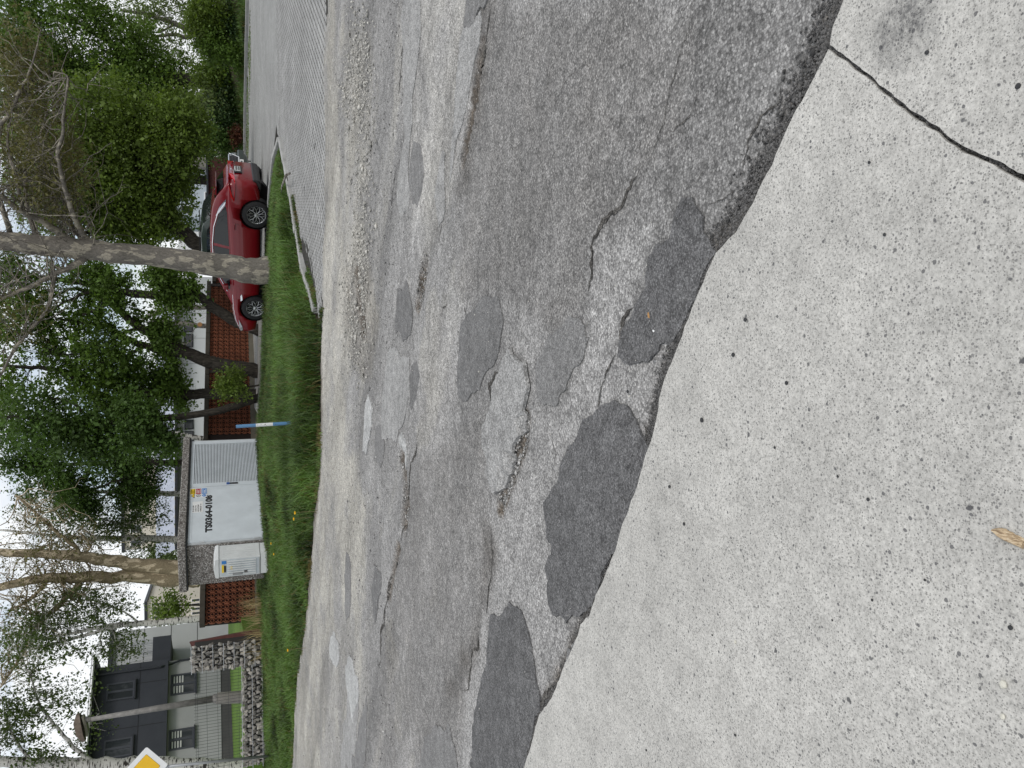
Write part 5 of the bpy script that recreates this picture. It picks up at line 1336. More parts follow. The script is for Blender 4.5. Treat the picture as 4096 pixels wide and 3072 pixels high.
for ang in np.linspace(1.9, 3.1, 121):
    n_ = Vector((math.cos(ang), math.sin(ang), 0)); p = q_ + n_ * 2.74 * RS_; d = p - CAM; yy = 3072 - (d.dot(RGT) / d.dot(FWD) * FPX + 1536)
    if best is None or abs(yy - 1228) < best[0]: best = (abs(yy - 1228), ang)
ra = best[1]; n_ = Vector((math.cos(ra), math.sin(ra), 0)); lft = Vector((-n_.y, n_.x, 0))
CR_.scale = (RS_,) * 3; CR_.location = q_ + n_ * 1.36 * RS_ - lft * .80 * RS_; CR_.location.z = zgf(q_.x, q_.y) - .005; CR_.rotation_euler = (0, 0, ra)
print('red car', CR_.location, math.degrees(ra), zgf(q_.x, q_.y))

# --- dark green off-roader, nose to the right
gb = [(-2.40, .60, 1.02, .84, 1.04), (-2.3, .48, 1.06, .90, 1.08), (-1.6, .38, 1.10, .94, 1.11), (-.6, .36, 1.10, .945, 1.11), (.6, .36, 1.09, .945, 1.10), (1.1, .36, 1.09, .94, 1.14), (1.8, .38, 1.06, .925, 1.12), (2.15, .42, 1.0, .90, 1.06), (2.32, .46, .96, .84, .99), (2.38, .52, .90, .76, .93)]
gr = [(-2.38, 1.10), (-2.30, 1.45), (-2.15, 1.72), (-1.9, 1.82), (-1.0, 1.875), (-.2, 1.865), (.2, 1.80), (.55, 1.58), (.85, 1.36), (1.15, 1.13)]
GRN = dict(body=gb, roof=gr, paint=M_GRNP, w=.945, wr=.40, tw=.26, wx=(-1.42, 1.43), H=1.88, wroof=.68, ws=(.20, 1.08), rw=(-2.34, -2.12),
  sidewin=[[(-2.15, 1.18), (-2.05, 1.62), (-1.25, 1.70), (-1.25, 1.16)], [(-1.17, 1.70), (-.42, 1.70), (-.42, 1.16), (-1.17, 1.16)], [(-.34, 1.70), (.0, 1.68), (.28, 1.56), (.78, 1.20), (.78, 1.16), (-.34, 1.16)]],
  trimline=[(-2.2, 1.165), (-1.0, 1.15), (.9, 1.15)], trimw=.012, chrome=True, seams=[[(-.38, 1.1), (-.38, .46)], [(.82, 1.08), (.84, .46)], [(-1.22, 1.1), (-1.1, .85), (-.95, .6)]], handles=[(-1.0, 1.0), (-.15, 1.0)], mirror=(.70, 1.26), clad=True, spokes=6)
CG_, sd2, bs2 = car('dark_green_car', 'dark green off-road car with chrome grille, nose beyond the red car', 'car', GRN)
MB().prism([(2.30, .55), (2.44, .56), (2.45, .74), (2.30, .78)], 'y', -.88, .88).build('front_bumper', M_GRNP, CG_, bevel=.03)
gl_ = MB().bbox((2.34, -.50, .72), (2.425, .50, 1.0)).build('grille', M_TRIM, CG_)
MB().tube([(2.432, -.52, 1.01), (2.432, .52, 1.01), (2.432, .56, .90), (2.432, .42, .71), (2.432, -.42, .71), (2.432, -.56, .90), (2.432, -.52, 1.01)], .022, 8).build('grille_surround', M_CHR, gl_)
for z in (.79, .865, .94): MB().bbox((2.425, -.46, z - .008), (2.432, .46, z + .008)).build('grille_bar', M_RIMD, gl_)
em = MB()
for rx_, rz_2, dz in ((.095, .066, 0), (.032, .062, 0), (.062, .026, .03)):
    em.tube([(2.445, rx_ * math.cos(t), .875 + dz + rz_2 * math.sin(t)) for t in np.linspace(0, 2 * math.pi, 25)], .009, 5)
em.build('emblem', M_CHR, gl_)
fp = MB().bbox((2.452, -.26, .58), (2.465, .26, .69)).build('number_plate', M_PLATE, CG_)
text('plate_lettering', 'ZV 068FM', .105, M_BLACK, fp, (2.467, -.23, .60), (math.pi / 2, 0, math.pi / 2), .002, .9)
for s in (-1, 1):
    MB().add([(x + .012, s * (y + .008), z) for x, y, z in ((2.345, .56, 1.0), (2.30, .80, 1.0), (2.12, .905, 1.0), (2.14, .905, .88), (2.33, .80, .84), (2.375, .60, .86))], [tuple(range(6))]).build('head_lamp', M_LAMP, CG_)
    MB().tube([(-1.9, s * .60, 1.90), (-.2, s * .62, 1.92)], .016, 6).build('roof_rail', M_TRIM, CG_)
q_ = at(930, 655, 25.7); ga = math.atan2(-.77, .64); CG_.scale = (.88, .92, 1.02)
n_ = Vector((math.cos(ga), math.sin(ga), 0)); lft = Vector((-n_.y, n_.x, 0))
CG_.location = q_ - n_ * 2.44 * .88; CG_.location.z = zgf(CG_.location.x, CG_.location.y) - .005; CG_.rotation_euler = (0, 0, ga)

# ------------------------------------------------------------------ trees
L_GREEN = foliage('leaf_green', (0.092, 0.157, 0.027)); L_DARK = foliage('leaf_dark', (0.065, 0.118, 0.026)); L_LIME = foliage('leaf_lime', (0.107, 0.160, 0.026))
L_OLIVE = foliage('leaf_bud', (.13, .125, .045), .25); L_BIRCH = foliage('leaf_birch', (0.066, 0.098, 0.028)); L_PALE = foliage('leaf_pale', (.15, .20, .08)); L_RUSTY = foliage('leaf_rust', (.085, .030, .015), .2)
L_IVY = foliage('leaf_ivy', (.035, .07, .02), .15)
B_PLANE = bark('plane_bark', (.17, .155, .135), (.33, .30, .245), 'plane'); B_PLANE2 = bark('plane_bark_warm', (.25, .205, .135), (.50, .42, .30), 'plane', .8)
B_DARK = bark('dark_bark', (.035, .030, .025), (.07, .062, .05)); B_GREY = bark('grey_bark', (.18, .165, .145), (.28, .26, .23), 'plane'); B_BIRCH = bark('birch_bark', (.50, .49, .46), (.04, .036, .032), 'birch')

def leaves(name, P, size, mat, parent, dry=0.0, droop=0.0):
    n = len(P); 
    d = RNG.normal(size=(n, 3)); d[:, 2] -= .25 + droop; d /= np.linalg.norm(d, axis=1)[:, None]
    e = RNG.normal(size=(n, 3)); e -= (e * d).sum(1)[:, None] * d; e /= np.linalg.norm(e, axis=1)[:, None]
    s = size * np.clip(RNG.lognormal(-.05, .42, n), .4, 2.4)[:, None]
    V = np.empty((n, 4, 3)); V[:, 0] = P; V[:, 1] = P + d * s * .5 + e * s * .33; V[:, 2] = P + d * s; V[:, 3] = P + d * s * .5 - e * s * .33
    ti = np.clip(RNG.normal(.5, .16, n) + .55 * (vnoise3(P * 1.9 + 40, 7) - .5) * 1.6, 0, 1); dr = (RNG.uniform(size=n) < dry).astype(float)
    me_ = npmesh(name, V.reshape(-1, 3), np.arange(n * 4).reshape(n, 4), tint={'tint': np.repeat(ti, 4), 'dry': np.repeat(dr, 4)})
    o = link(name, me_, mat, parent); return o

def limb_pts(px, Y, root):
    out = []
    for q in px:
        yy = Y + (q[3] if len(q) > 3 else 0); out.append((at(q[0], q[1], yy) - root, q[2] / ppm(yy) * .5))
    return out
def fine(pts, seg=4, wob=.02):
    o = []
    for i in range(len(pts) - 1):
        (a, ra_), (b, rb_) = pts[i], pts[i + 1]
        p0 = pts[max(i - 1, 0)][0]; p3 = pts[min(i + 2, len(pts) - 1)][0]
        for k in range(seg):
            t = k / seg; t2, t3 = t * t, t * t * t
            q = .5 * ((2 * a) + (b - p0) * t + (2 * p0 - 5 * a + 4 * b - p3) * t2 + (3 * a - p0 - 3 * b + p3) * t3)
            if i + k > 0: q = q + Vector((random.gauss(0, 1), random.gauss(0, 1), random.gauss(0, .5))) * min(wob * ra_ * 6, (b - a).length / seg * .12)
            o.append((q, ra_ + (rb_ - ra_) * t))
    o.append(pts[-1]); return o

def tree(name, label, Y, stems, limbs=(), blobs=(), leafm=L_GREEN, barkm=B_DARK, lsize=.09, per=42, cl=.28, gap=.44, twig=.5, walk=None, cat='tree', group=None, dry=0.0, droop=0.0, ns=1.3, dens=1.0):
    b0_ = stems[0][0]; base = at(b0_[0], b0_[1], Y); gz = min(base.z, zgf(base.x, base.y)) if not isinstance(base, tuple) else 0
    root = Vector((base.x, base.y, gz)); T = empty(name, root); tag(T, label, cat, group)
    nodes = []
    for i, s in enumerate(list(stems) + list(limbs)):
        pts = limb_pts(s, Y, root)
        if i == 0:
            r0 = pts[0][1]; pts = [(pts[0][0] + (pts[0][0] - pts[1][0]) * ((pts[0][0].z + .2) / max(.05, pts[1][0].z - pts[0][0].z)), r0 * 1.08)] + pts
        f = fine(pts, 5, .02 if i < len(stems) else .05); nodes += f
        MB().tube([p for p, _ in f], [max(r, .004) for _, r in f], 14 if i < len(stems) else 8).build('trunk' if i < len(stems) else 'branch', barkm, T, smooth=True)
    # random crooked branchlets (count, photo box, widths)
    if walk:
        cnt, (xa, xb, ya, yb), wpx = walk; wm = MB(); NP = [q for q in nodes if q[1] < .2]
        for _ in range(cnt):
            p, r0 = random.choice(NP); tgt = at(random.uniform(xa, xb), random.uniform(ya, yb), Y + random.gauss(0, 1.0)) - root
            d = tgt - p; L = min(d.length, random.uniform(.8, 3.2)); d.normalize(); pts = [(p, min(r0, wpx / ppm(Y) * .5))]; k = 7; cur = p.copy()
            for j in range(1, k + 1):
                d = (d + Vector((random.gauss(0, .38), random.gauss(0, .3), random.gauss(0, .38) + .06))).normalized(); cur = cur + d * L / k; pts.append((cur.copy(), pts[0][1] * (1 - j / k * .78)))
            wm.tube([a for a, _ in pts], [b for _, b in pts], 5); nodes += pts[2:]
            for _j in range(3):
                a, rA = pts[random.randint(2, k)]; e = a + Vector((random.gauss(0, .35), random.gauss(0, .3), random.gauss(.1, .3))); mid = (a + e) / 2 + Vector((random.gauss(0, .06), 0, random.gauss(0, .06)))
                wm.tube([a, mid, e], [rA * .6, rA * .45, rA * .2], 4)
        wm.build('branchlets', barkm, T, smooth=True)['kind'] = 'stuff'
    C = []; tw = MB(); NA = np.array([[*p] for p, _ in nodes]); NR = [r for _, r in nodes]
    for (x, y, rx, ry, n, *dy) in blobs:
        dY = dy[0] if dy else 0; n = int(n * dens); c = np.array(at(x, y, Y + dY) - root); k = 1 / ppm(Y + dY); R3 = np.array([ry * k, min(rx, ry) * k * .95, rx * k])
        cnt = 0; tries = 0
        while cnt < n and tries < 40:
            tries += 1; q = RNG.normal(size=(n, 3)); q = q / np.linalg.norm(q, axis=1)[:, None] * (RNG.uniform(size=(n, 1)) ** .42); q = c + q * R3
            q = q[vnoise3(q * ns + 13.7, int(Y)) > gap][:n - cnt]
            q = q[q[:, 2] + root.z > .15]
            cnt += len(q); C.append(q)
            for e in q[RNG.uniform(size=len(q)) < twig]:
                j = int(np.argmin(((NA - e) ** 2).sum(1) + .15 * RNG.uniform(size=len(NA)) * 4)); a = Vector(NA[j]); e = Vector(e)
                if (e - a).length > 4.5: continue
                mid = (a + e) / 2 + Vector((random.gauss(0, .12), random.gauss(0, .12), random.gauss(.05, .12))); r1 = min(NR[j] * .5, .006 + .006 * (e - a).length)
                tw.tube([a, mid, e], [r1, r1 * .7, .003], 4, cap=False)
    if tw.v: tw.build('twigs', barkm, T)['kind'] = 'stuff'
    if C:
        C = np.concatenate(C); sc3 = np.repeat(RNG.uniform(.5, 1.35, len(C)), per)[:, None]
        if droop: # hanging strands
            ax = RNG.normal(size=(len(C), 3)) * np.array([.35, .35, .15]) + np.array([0, 0, -1.0]); g = RNG.normal(size=(len(C) * per, 3)) * .07
            P = np.repeat(C, per, 0) + np.repeat(ax, per, 0) * RNG.uniform(-.5, .5, (len(C) * per, 1)) * cl * 2.6 * sc3 + g
        else:     # flat sprays tilted every way
            nr = RNG.normal(size=(len(C), 3)) * .5 + np.array([0, 0, 1.0]); nr /= np.linalg.norm(nr, axis=1)[:, None]; g = RNG.normal(size=(len(C) * per, 3)); NN = np.repeat(nr, per, 0)
            g = g - (g * NN).sum(1)[:, None] * NN * .7; P = np.repeat(C, per, 0) + g * cl * sc3
        P = P[P[:, 2] + root.z > .05]
        leaves('crown', P, lsize, leafm, T, dry, droop)
    return T

# old plane tree standing in the verge
tree('plane_tree', 'big plane tree with mottled trunk and crooked pale branches in the verge', 21.0,
     [[(1092, 1078, 114), (1000, 1082, 101), (850, 1058, 91), (633, 1028, 77), (400, 1003, 76), (250, 990, 76), (120, 975, 72), (0, 963, 66), (-220, 940, 56)]],
     [[(345, 1030, 26), (278, 1070, 22), (221, 1095, 19), (127, 1145, 16), (0, 1196, 14), (-120, 1250, 10)],
      [(221, 1095, 16), (209, 1158, 14), (190, 1234, 13), (127, 1316, 11), (63, 1392, 10), (0, 1506, 8)],
      [(300, 985, 30), (253, 943, 28), (171, 886, 24, -.3), (95, 848, 20, -.6), (0, 785, 18, -1), (-100, 740, 12, -1.3)],
      [(380, 985, 26), (345, 950, 23), (304, 886, 20, -.4), (272, 791, 17, -.9), (250, 715, 15, -1.2), (231, 614, 13, -1.4), (250, 538, 11, -1.6), (256, 443, 9, -1.7), (272, 329, 7, -1.8), (260, 297, 5, -1.8), (215, 288, 4, -1.8)],
      [(340, 960, 22), (304, 930, 20, .2), (253, 873, 18, .5), (215, 804, 16, .8), (177, 665, 12, 1.2), (120, 560, 9, 1.5), (60, 480, 7, 1.7)],
      [(150, 960, 22), (114, 848, 15, .3), (101, 747, 13, .5), (108, 633, 11, .7), (160, 540, 9, .9), (190, 430, 6, 1.0)],
      [(40, 930, 20), (-20, 720, 16, -.8), (0, 513, 14, -1.2), (38, 456, 13, -1.3), (70, 380, 11, -1.4), (114, 297, 8, -1.5), (150, 180, 5, -1.6)],
      [(95, 848, 14, -.6), (60, 700, 12, -.9), (30, 560, 9, -1.1), (60, 400, 6, -1.3)]],
     [(120, 500, 160, 330, 620, -.8), (60, 250, 120, 200, 220, -1), (250, 700, 110, 200, 220, -.4), (80, 1250, 110, 180, 60)], L_OLIVE, B_PLANE, .05, 14, .13, .36, .35,
     walk=(300, (-60, 400, 100, 940), 4.2))
tree('leaning_tree', 'dark trunk leaning right behind the two parked cars', 33.0,
     [[(1005, 1015, 62), (817, 990, 58), (728, 926, 54), (652, 873, 48), (557, 836, 42), (430, 820, 36), (280, 800, 28), (100, 780, 18)]],
     [[(652, 873, 26), (560, 760, 20), (450, 640, 14), (380, 520, 9)], [(557, 836, 22), (470, 900, 17), (330, 930, 12)], [(430, 820, 18), (330, 690, 14), (250, 560, 9)]],
     [(560, 640, 190, 200, 520), (690, 520, 130, 170, 330, -1), (400, 720, 180, 190, 330), (420, 480, 170, 170, 330, -.6), (660, 760, 120, 90, 120), (240, 780, 150, 160, 240), (480, 900, 150, 90, 150), (620, 900, 120, 60, 90), (320, 620, 140, 150, 240), (130, 640, 100, 200, 140)], L_LIME, B_DARK, .10, 46, .34, .40, .25)
tree('crooked_tree', 'crooked dark trunk rising from behind the red bonnet', 29.5,
     [[(1010, 1312, 44), (950, 1290, 42), (886, 1253, 40), (810, 1196, 38), (760, 1174, 36), (665, 1184, 32), (506, 1171, 28), (411, 1146, 24), (250, 1120, 18), (60, 1100, 12)]],
     [[(760, 1174, 18), (700, 1150, 13), (650, 1105, 8)], [(506, 1171, 16), (430, 1220, 12), (330, 1260, 8)], [(411, 1146, 14), (300, 1190, 10), (200, 1240, 7)]],
     [(740, 1180, 60, 80, 80), (600, 1130, 100, 90, 150), (480, 1180, 110, 110, 120), (330, 1120, 110, 90, 90), (640, 1250, 80, 70, 80), (150, 1150, 120, 120, 90), (30, 1110, 90, 130, 70)], L_GREEN, B_DARK, .09, 50, .26, .54, .5, dens=.66)
tree('forked_tree', 'dark forked tree rising left of the red car against the white hall', 30.0,
     [[(990, 1476, 56), (886, 1459, 52), (823, 1443, 50), (747, 1411, 46), (665, 1373, 36), (557, 1310, 30), (481, 1247, 26), (411, 1196, 20), (300, 1150, 13)],
      [(747, 1413, 40), (665, 1405, 30), (570, 1380, 26), (475, 1342, 21), (437, 1304, 18), (330, 1290, 12)]],
     [[(570, 1380, 14), (500, 1430, 10), (400, 1450, 7)], [(475, 1342, 12), (380, 1400, 9), (260, 1420, 6)], [(557, 1310, 13), (470, 1340, 9)]],
     [(560, 1330, 90, 80, 90), (430, 1400, 120, 90, 110), (300, 1330, 130, 130, 110), (620, 1440, 70, 60, 60), (170, 1300, 120, 120, 70), (380, 1250, 80, 70, 50), (500, 1280, 60, 60, 50), (40, 1330, 90, 150, 80), (660, 1340, 60, 60, 60)], L_GREEN, B_DARK, .09, 50, .27, .545, .6, dens=.6)
tree('straight_tree', 'straight dark trunk standing behind the yellow-green bush', 31.0,
     [[(1000, 1578, 44), (823, 1576, 40), (728, 1576, 38), (570, 1563, 34), (443, 1544, 28), (304, 1506, 22), (240, 1481, 18), (95, 1468, 13), (-50, 1460, 8)]],
     [[(570, 1563, 14), (480, 1600, 10), (380, 1620, 7)], [(443, 1544, 14), (380, 1480, 10), (300, 1430, 6)]],
     [(650, 1580, 100, 90, 190), (500, 1590, 120, 100, 200), (330, 1530, 130, 110, 130), (700, 1500, 60, 60, 70), (150, 1500, 130, 130, 90), (560, 1480, 70, 60, 60), (20, 1500, 80, 150, 80), (420, 1470, 80, 70, 70)], L_GREEN, B_DARK, .09, 50, .27, .54, .5, dens=.62)
tree('curved_tree', 'slim dark trunk curving left beside the striped post', 29.0,
     [[(1008, 1600, 34), (918, 1633, 30), (760, 1661, 27), (570, 1680, 24), (380, 1693, 20), (190, 1677, 15), (0, 1665, 10)]],
     [[(570, 1680, 12), (500, 1740, 9), (400, 1800, 6)], [(380, 1693, 12), (300, 1620, 8), (200, 1590, 6)], [(300, 1690, 10), (220, 1780, 7)]],
     [(600, 1690, 130, 90, 190), (450, 1730, 130, 110, 230), (280, 1700, 140, 120, 200), (560, 1620, 110, 70, 110), (120, 1680, 120, 130, 110), (660, 1760, 60, 60, 60)], L_DARK, B_DARK, .09, 50, .27, .53, .4, dens=.66)
tree('leafy_tree', 'leafy green tree behind the louvred door, overhanging the station', 36.0,
     [[(960, 1850, 26), (700, 1850, 24), (480, 1850, 20), (250, 1860, 13), (60, 1870, 8)]],
     [[(600, 1850, 12), (480, 1920, 9), (350, 1960, 6)], [(480, 1850, 12), (380, 1780, 8)]],
     [(560, 1850, 120, 110, 180), (400, 1900, 140, 130, 250), (230, 1850, 130, 140, 170), (480, 2010, 110, 80, 110), (90, 1900, 100, 150, 110), (620, 1950, 60, 70, 50), (300, 2010, 110, 90, 90), (10, 1800, 70, 180, 80)], L_DARK, B_DARK, .09, 50, .30, .52, .35, dens=.7)
# pruned grey stems behind the wall
for i, (lab, st_) in enumerate((('upright pruned grey stem behind the breeze-block wall, nearest the crooked trunk', [[(990, 1228, 20), (823, 1228, 19), (703, 1228, 18), (620, 1253, 14), (560, 1290, 10)]]),
                                ('pruned grey stem with a pale saw cut behind the breeze-block wall', [[(990, 1306, 20), (817, 1304, 19), (740, 1296, 17), (646, 1288, 15), (600, 1280, 11)]]))):
    T = tree('pruned_tree', lab, 41.5, st_, [[(660, 1288, 8), (700, 1340, 7), (740, 1380, 5)], [(680, 1290, 6), (640, 1330, 4)]] if i else [[(620, 1253, 8), (580, 1240, 5)]], [(640, 1240 + i * 60, 40, 40, 14)], L_GREEN, B_GREY, .08, 20, .2, .3, .6, cat='tree', group='pruned grey stems', walk=(10, (600, 800, 1190, 1400), 3))
    if i:
        q = at(800, 1296, 41.4) - T.location; MB().lathe([(.001, -.01), (.11, -.01), (.11, .05)], q + Vector((-.03, -.13, 0)), 'y', 14).build('saw_cut', plain('fresh_wood', (.42, .22, .09), .8, 0, .2, 8), T)
# birches
def birch(label, Y, stem, limbs, blobs, per=26, **k):
    return tree('birch_tree', label, Y, stem, limbs, blobs, L_BIRCH, B_BIRCH, .07, per, .28, .42, .5, droop=.6, group='birch trees', **k)
birch('slim birch between the hall windows, right of the station roof', 40.0, [[(980, 1753, 22), (813, 1753, 20), (696, 1734, 18), (570, 1737, 14), (430, 1742, 9)]], [[(600, 1737, 6), (540, 1790, 4)]], [(560, 1740, 90, 50, 50)])
birch('birch rising directly behind the middle of the station roof', 38.0, [[(980, 1978, 24), (728, 1975, 22), (600, 1972, 19), (443, 1968, 15), (250, 1970, 10), (90, 1980, 6)]], [[(650, 1972, 8), (560, 2040, 6), (520, 2100, 4)], [(443, 1968, 8), (350, 2030, 5)]], [(400, 2050, 140, 110, 130), (580, 2060, 90, 80, 70), (200, 2020, 130, 130, 90)])
birch('birch behind the left end of the station roof near the warm plane trunks', 37.0, [[(980, 2162, 30), (715, 2158, 27), (560, 2152, 24), (380, 2155, 18), (200, 2140, 12), (0, 2120, 7)]], [[(600, 2154, 9), (520, 2110, 7), (420, 2080, 4)], [(600, 2154, 9), (500, 2200, 6)], [(380, 2155, 8), (300, 2090, 5)]], [(470, 2100, 130, 80, 100), (300, 2110, 130, 120, 110), (600, 2200, 80, 70, 55)])
birch('birch with black marks in front of the pale side wing of the dark house', 33.0, [[(960, 2470, 27), (791, 2475, 26), (633, 2490, 24), (506, 2497, 20), (400, 2510, 15), (250, 2540, 10), (100, 2560, 6)], [(506, 2497, 15), (380, 2530, 12), (190, 2580, 8), (30, 2600, 5)]],
      [[(560, 2495, 8), (500, 2450, 6), (430, 2420, 4)], [(420, 2508, 8), (400, 2560, 6), (430, 2620, 4)], [(450, 2505, 6), (470, 2590, 4)]], [(470, 2590, 90, 90, 75), (420, 2440, 110, 80, 70), (250, 2560, 150, 110, 100), (300, 2430, 120, 90, 80), (100, 2540, 110, 130, 80)])
birch('thick birch at the picture edge behind the priority sign', 27.5, [[(1010, 3072, 66), (800, 3068, 62), (600, 3063, 58), (420, 3062, 54), (250, 3056, 46), (60, 3050, 38), (-120, 3045, 28)]],
      [[(375, 3050, 18), (304, 2997, 15), (253, 2940, 13), (209, 2889, 11), (158, 2813, 8), (127, 2718, 5)], [(120, 3040, 14), (60, 2960, 10), (20, 2860, 6)], [(300, 2995, 7), (330, 2930, 4), (350, 2900, 3)]],
      [(100, 2760, 110, 130, 95), (120, 2950, 110, 100, 80), (280, 2800, 80, 90, 40), (40, 2850, 80, 150, 60), (250, 3010, 80, 50, 30), (60, 2620, 90, 90, 50), (380, 2900, 60, 60, 10)], per=18)
# twin plane behind the station
tree('plane_tree', 'twin-stemmed warm buff plane tree behind the station', 34.0,
     [[(980, 2298, 66), (715, 2275, 62), (570, 2262, 54), (443, 2243, 46), (304, 2224, 38), (127, 2212, 32), (-60, 2208, 24)], [(800, 2318, 62), (715, 2319, 58), (538, 2307, 46), (316, 2310, 40), (190, 2313, 34), (0, 2345, 28), (-100, 2360, 20)]],
     [[(320, 2330, 22), (296, 2360, 20), (234, 2421, 17), (165, 2490, 15), (127, 2547, 13), (89, 2617, 11), (38, 2693, 9), (0, 2750, 7)], [(330, 2235, 18), (300, 2190, 15), (220, 2120, 12), (130, 2040, 9), (60, 1980, 7)],
      [(310, 2225, 12), (360, 2190, 9), (320, 2130, 7)], [(190, 2313, 15), (130, 2390, 11), (40, 2440, 8)], [(296, 2360, 10), (330, 2420, 8), (300, 2360, 5)]],
     [(150, 2200, 170, 200, 260), (330, 2240, 120, 150, 150), (120, 2420, 140, 140, 170), (440, 2330, 100, 90, 60), (80, 2600, 90, 150, 110)], L_OLIVE, B_PLANE2, .055, 16, .15, .38, .5, walk=(180, (-40, 600, 1960, 2560), 5))
# trees beyond the paved lot
tree('dense_tree', 'dense deep green tree filling the sky above the bank, right of the cars', 46.0,
     [[(985, 330, 60), (800, 320, 54), (600, 300, 46), (400, 270, 34), (150, 240, 20)]], [[(600, 300, 24), (450, 180, 16), (300, 90, 10)], [(500, 290, 20), (350, 400, 14), (200, 450, 9)], [(330, 240, 14), (300, 190, 9)]],
     [(200, 200, 180, 190, 330), (420, 330, 170, 150, 300), (130, 430, 140, 200, 260), (300, 60, 150, 110, 130), (600, 330, 110, 130, 170), (280, 560, 140, 120, 220), (520, 180, 120, 110, 130), (60, 120, 110, 170, 190), (700, 330, 70, 110, 110)], L_GREEN, B_DARK, .12, 46, .42, .42, .2)
tree('willow_tree', 'pale loose willow with forked grey trunk above the bank', 52.0,
     [[(960, 150, 36), (810, 133, 32), (760, 122, 26), (700, 95, 20), (600, 60, 14), (480, 40, 9)], [(790, 130, 22), (750, 150, 18), (690, 138, 14), (600, 150, 9)]], [[(700, 95, 9), (640, 130, 6)]],
     [(560, 70, 110, 100, 90), (680, 30, 90, 80, 70), (650, 170, 90, 60, 55), (740, 250, 60, 60, 30)], L_PALE, B_GREY, .11, 40, .45, .43, .3)
tree('backdrop_tree', 'dark crown behind the leaning trunk, seen low between the cars and the brick shed', 50.0,
     [[(980, 720, 40), (800, 720, 36), (600, 730, 26), (450, 740, 14)]], [[(650, 728, 12), (560, 650, 8)]], [(680, 640, 110, 130, 150), (760, 480, 90, 120, 170), (800, 620, 60, 80, 70), (700, 880, 90, 60, 50)], L_DARK, B_DARK, .12, 44, .42, .40, .2)
# shrubs
def shrub(name, label, Y, x, y, rx, ry, n, leafm=L_LIME, lsize=.07, per=40, cl=.2, group=None, gap=.4, cat='bush'):
    b = at(x + rx, y, Y); ymid = y
    return tree(name, label, Y, [[(x + rx, y, 7), (x + rx * .3, y + ry * .1, 5), (x - rx * .5, y - ry * .1, 3)]], [[(x + rx * .8, y, 5), (x, y + ry * .5, 3), (x - rx * .4, y + ry * .6, 2)], [(x + rx * .8, y, 5), (x, y - ry * .5, 3), (x - rx * .4, y - ry * .5, 2)]], [(x, y, rx, ry, n)], leafm, B_DARK, lsize, per, cl, gap, .5, cat=cat, group=group)
shrub('bush', 'yellow-green leafy bush at the foot of the dark trunks', 28.2, 935, 1545, 75, 75, 130, L_LIME, .06, 34, .14)
shrub('bush', 'clipped rusty brown shrub at the far kerb beside the green car', 40.3, 955, 548, 32, 42, 90, L_RUSTY, .06, 40, .14)
G_ = 'bushes on the overgrown bank'
for (x, y, rx, ry, n, lm, lab) in ((830, 40, 80, 90, 190, L_LIME, 'bright green bush on the bank at the picture corner'), (860, 170, 70, 90, 170, L_GREEN, 'mid green bush on the bank under the willow trunk'), (850, 300, 70, 80, 160, L_LIME, 'yellowish bush on the bank left of the willow trunk'),
                                   (900, 250, 50, 90, 140, L_IVY, 'dark ivy mound low on the bank under the yellowish bush'), (900, 390, 55, 70, 140, L_IVY, 'round dark ivy clump above the bare soil patch'), (840, 420, 60, 60, 110, L_PALE, 'pale grey-green bush high on the bank'), (900, 480, 60, 60, 140, L_IVY, 'dark shrub between the ivy clump and the rusty shrub'), (860, 570, 70, 70, 150, L_DARK, 'dark green bush behind the rusty shrub'), (935, 90, 30, 80, 90, L_IVY, 'low ivy patch on the bank at the picture edge'), (940, 200, 28, 60, 70, L_GREEN, 'low green growth at the foot of the bank under the dark ivy mound'), (945, 430, 30, 60, 80, L_DARK, 'low dark growth at the foot of the bank beside the rusty shrub'), (790, 120, 60, 90, 120, L_LIME, 'tall lime bush on the bank below the willow fork')):
    shrub('bush', lab, 41.0 if y > 200 else 37.5, x, y, rx, ry, n, lm, .09, 42, .28, G_)
tree('distant_tree', 'hazy yellow-green tree far off beside the station roof corner', 85.0, [[(890, 2250, 8), (720, 2250, 7), (650, 2250, 4)]], [], [(670, 2250, 60, 70, 70), (640, 2210, 50, 50, 40)], L_PALE, B_DARK, .22, 30, .6, .38, .1)
tree('distant_tree', 'yellow-green tree far off beside the dark house wing', 85.0, [[(890, 2420, 8), (720, 2420, 7), (660, 2420, 4)]], [], [(680, 2430, 70, 60, 80)], L_LIME, B_DARK, .22, 30, .6, .38, .1)
tree('distant_tree', 'green tree far off between plane trunk and white hall', 80.0, [[(890, 1080, 8), (720, 1080, 7), (650, 1080, 4)]], [], [(700, 1075, 80, 60, 90)], L_LIME, B_DARK, .2, 30, .6, .38, .1)

# overgrown bank beyond the far kerb
bkx, bky = np.meshgrid(np.arange(6.0, 34, .5), np.arange(24, 52, .4))
kl = [(24.1, 25.1), (16.5, 34.2), (12.9, 39.4), (9.0, 42.3), (6.5, 44.2)]
bd_ = polydist(bkx, bky, kl) * np.where((bky - np.interp(bkx, [6.5, 9.0, 12.9, 16.5, 24.1], [44.2, 42.3, 39.4, 34.2, 25.1])) > 0, 1, -1)
bz = np.where(bd_ > .05, .1 + 1.1 * sstep(bd_ / 5) + .1 * fbm(bkx, bky, 3, 6), -.5)
ib = np.arange(bkx.size).reshape(bkx.shape)
struct(link('bank', npmesh('bank', np.stack([bkx.ravel(), bky.ravel(), bz.ravel()], -1), np.stack([ib[:-1, :-1], ib[:-1, 1:], ib[1:, 1:], ib[1:, :-1]], -1).reshape(-1, 4), smooth=True), M_SOIL), 'overgrown earth bank beyond the paver lot')

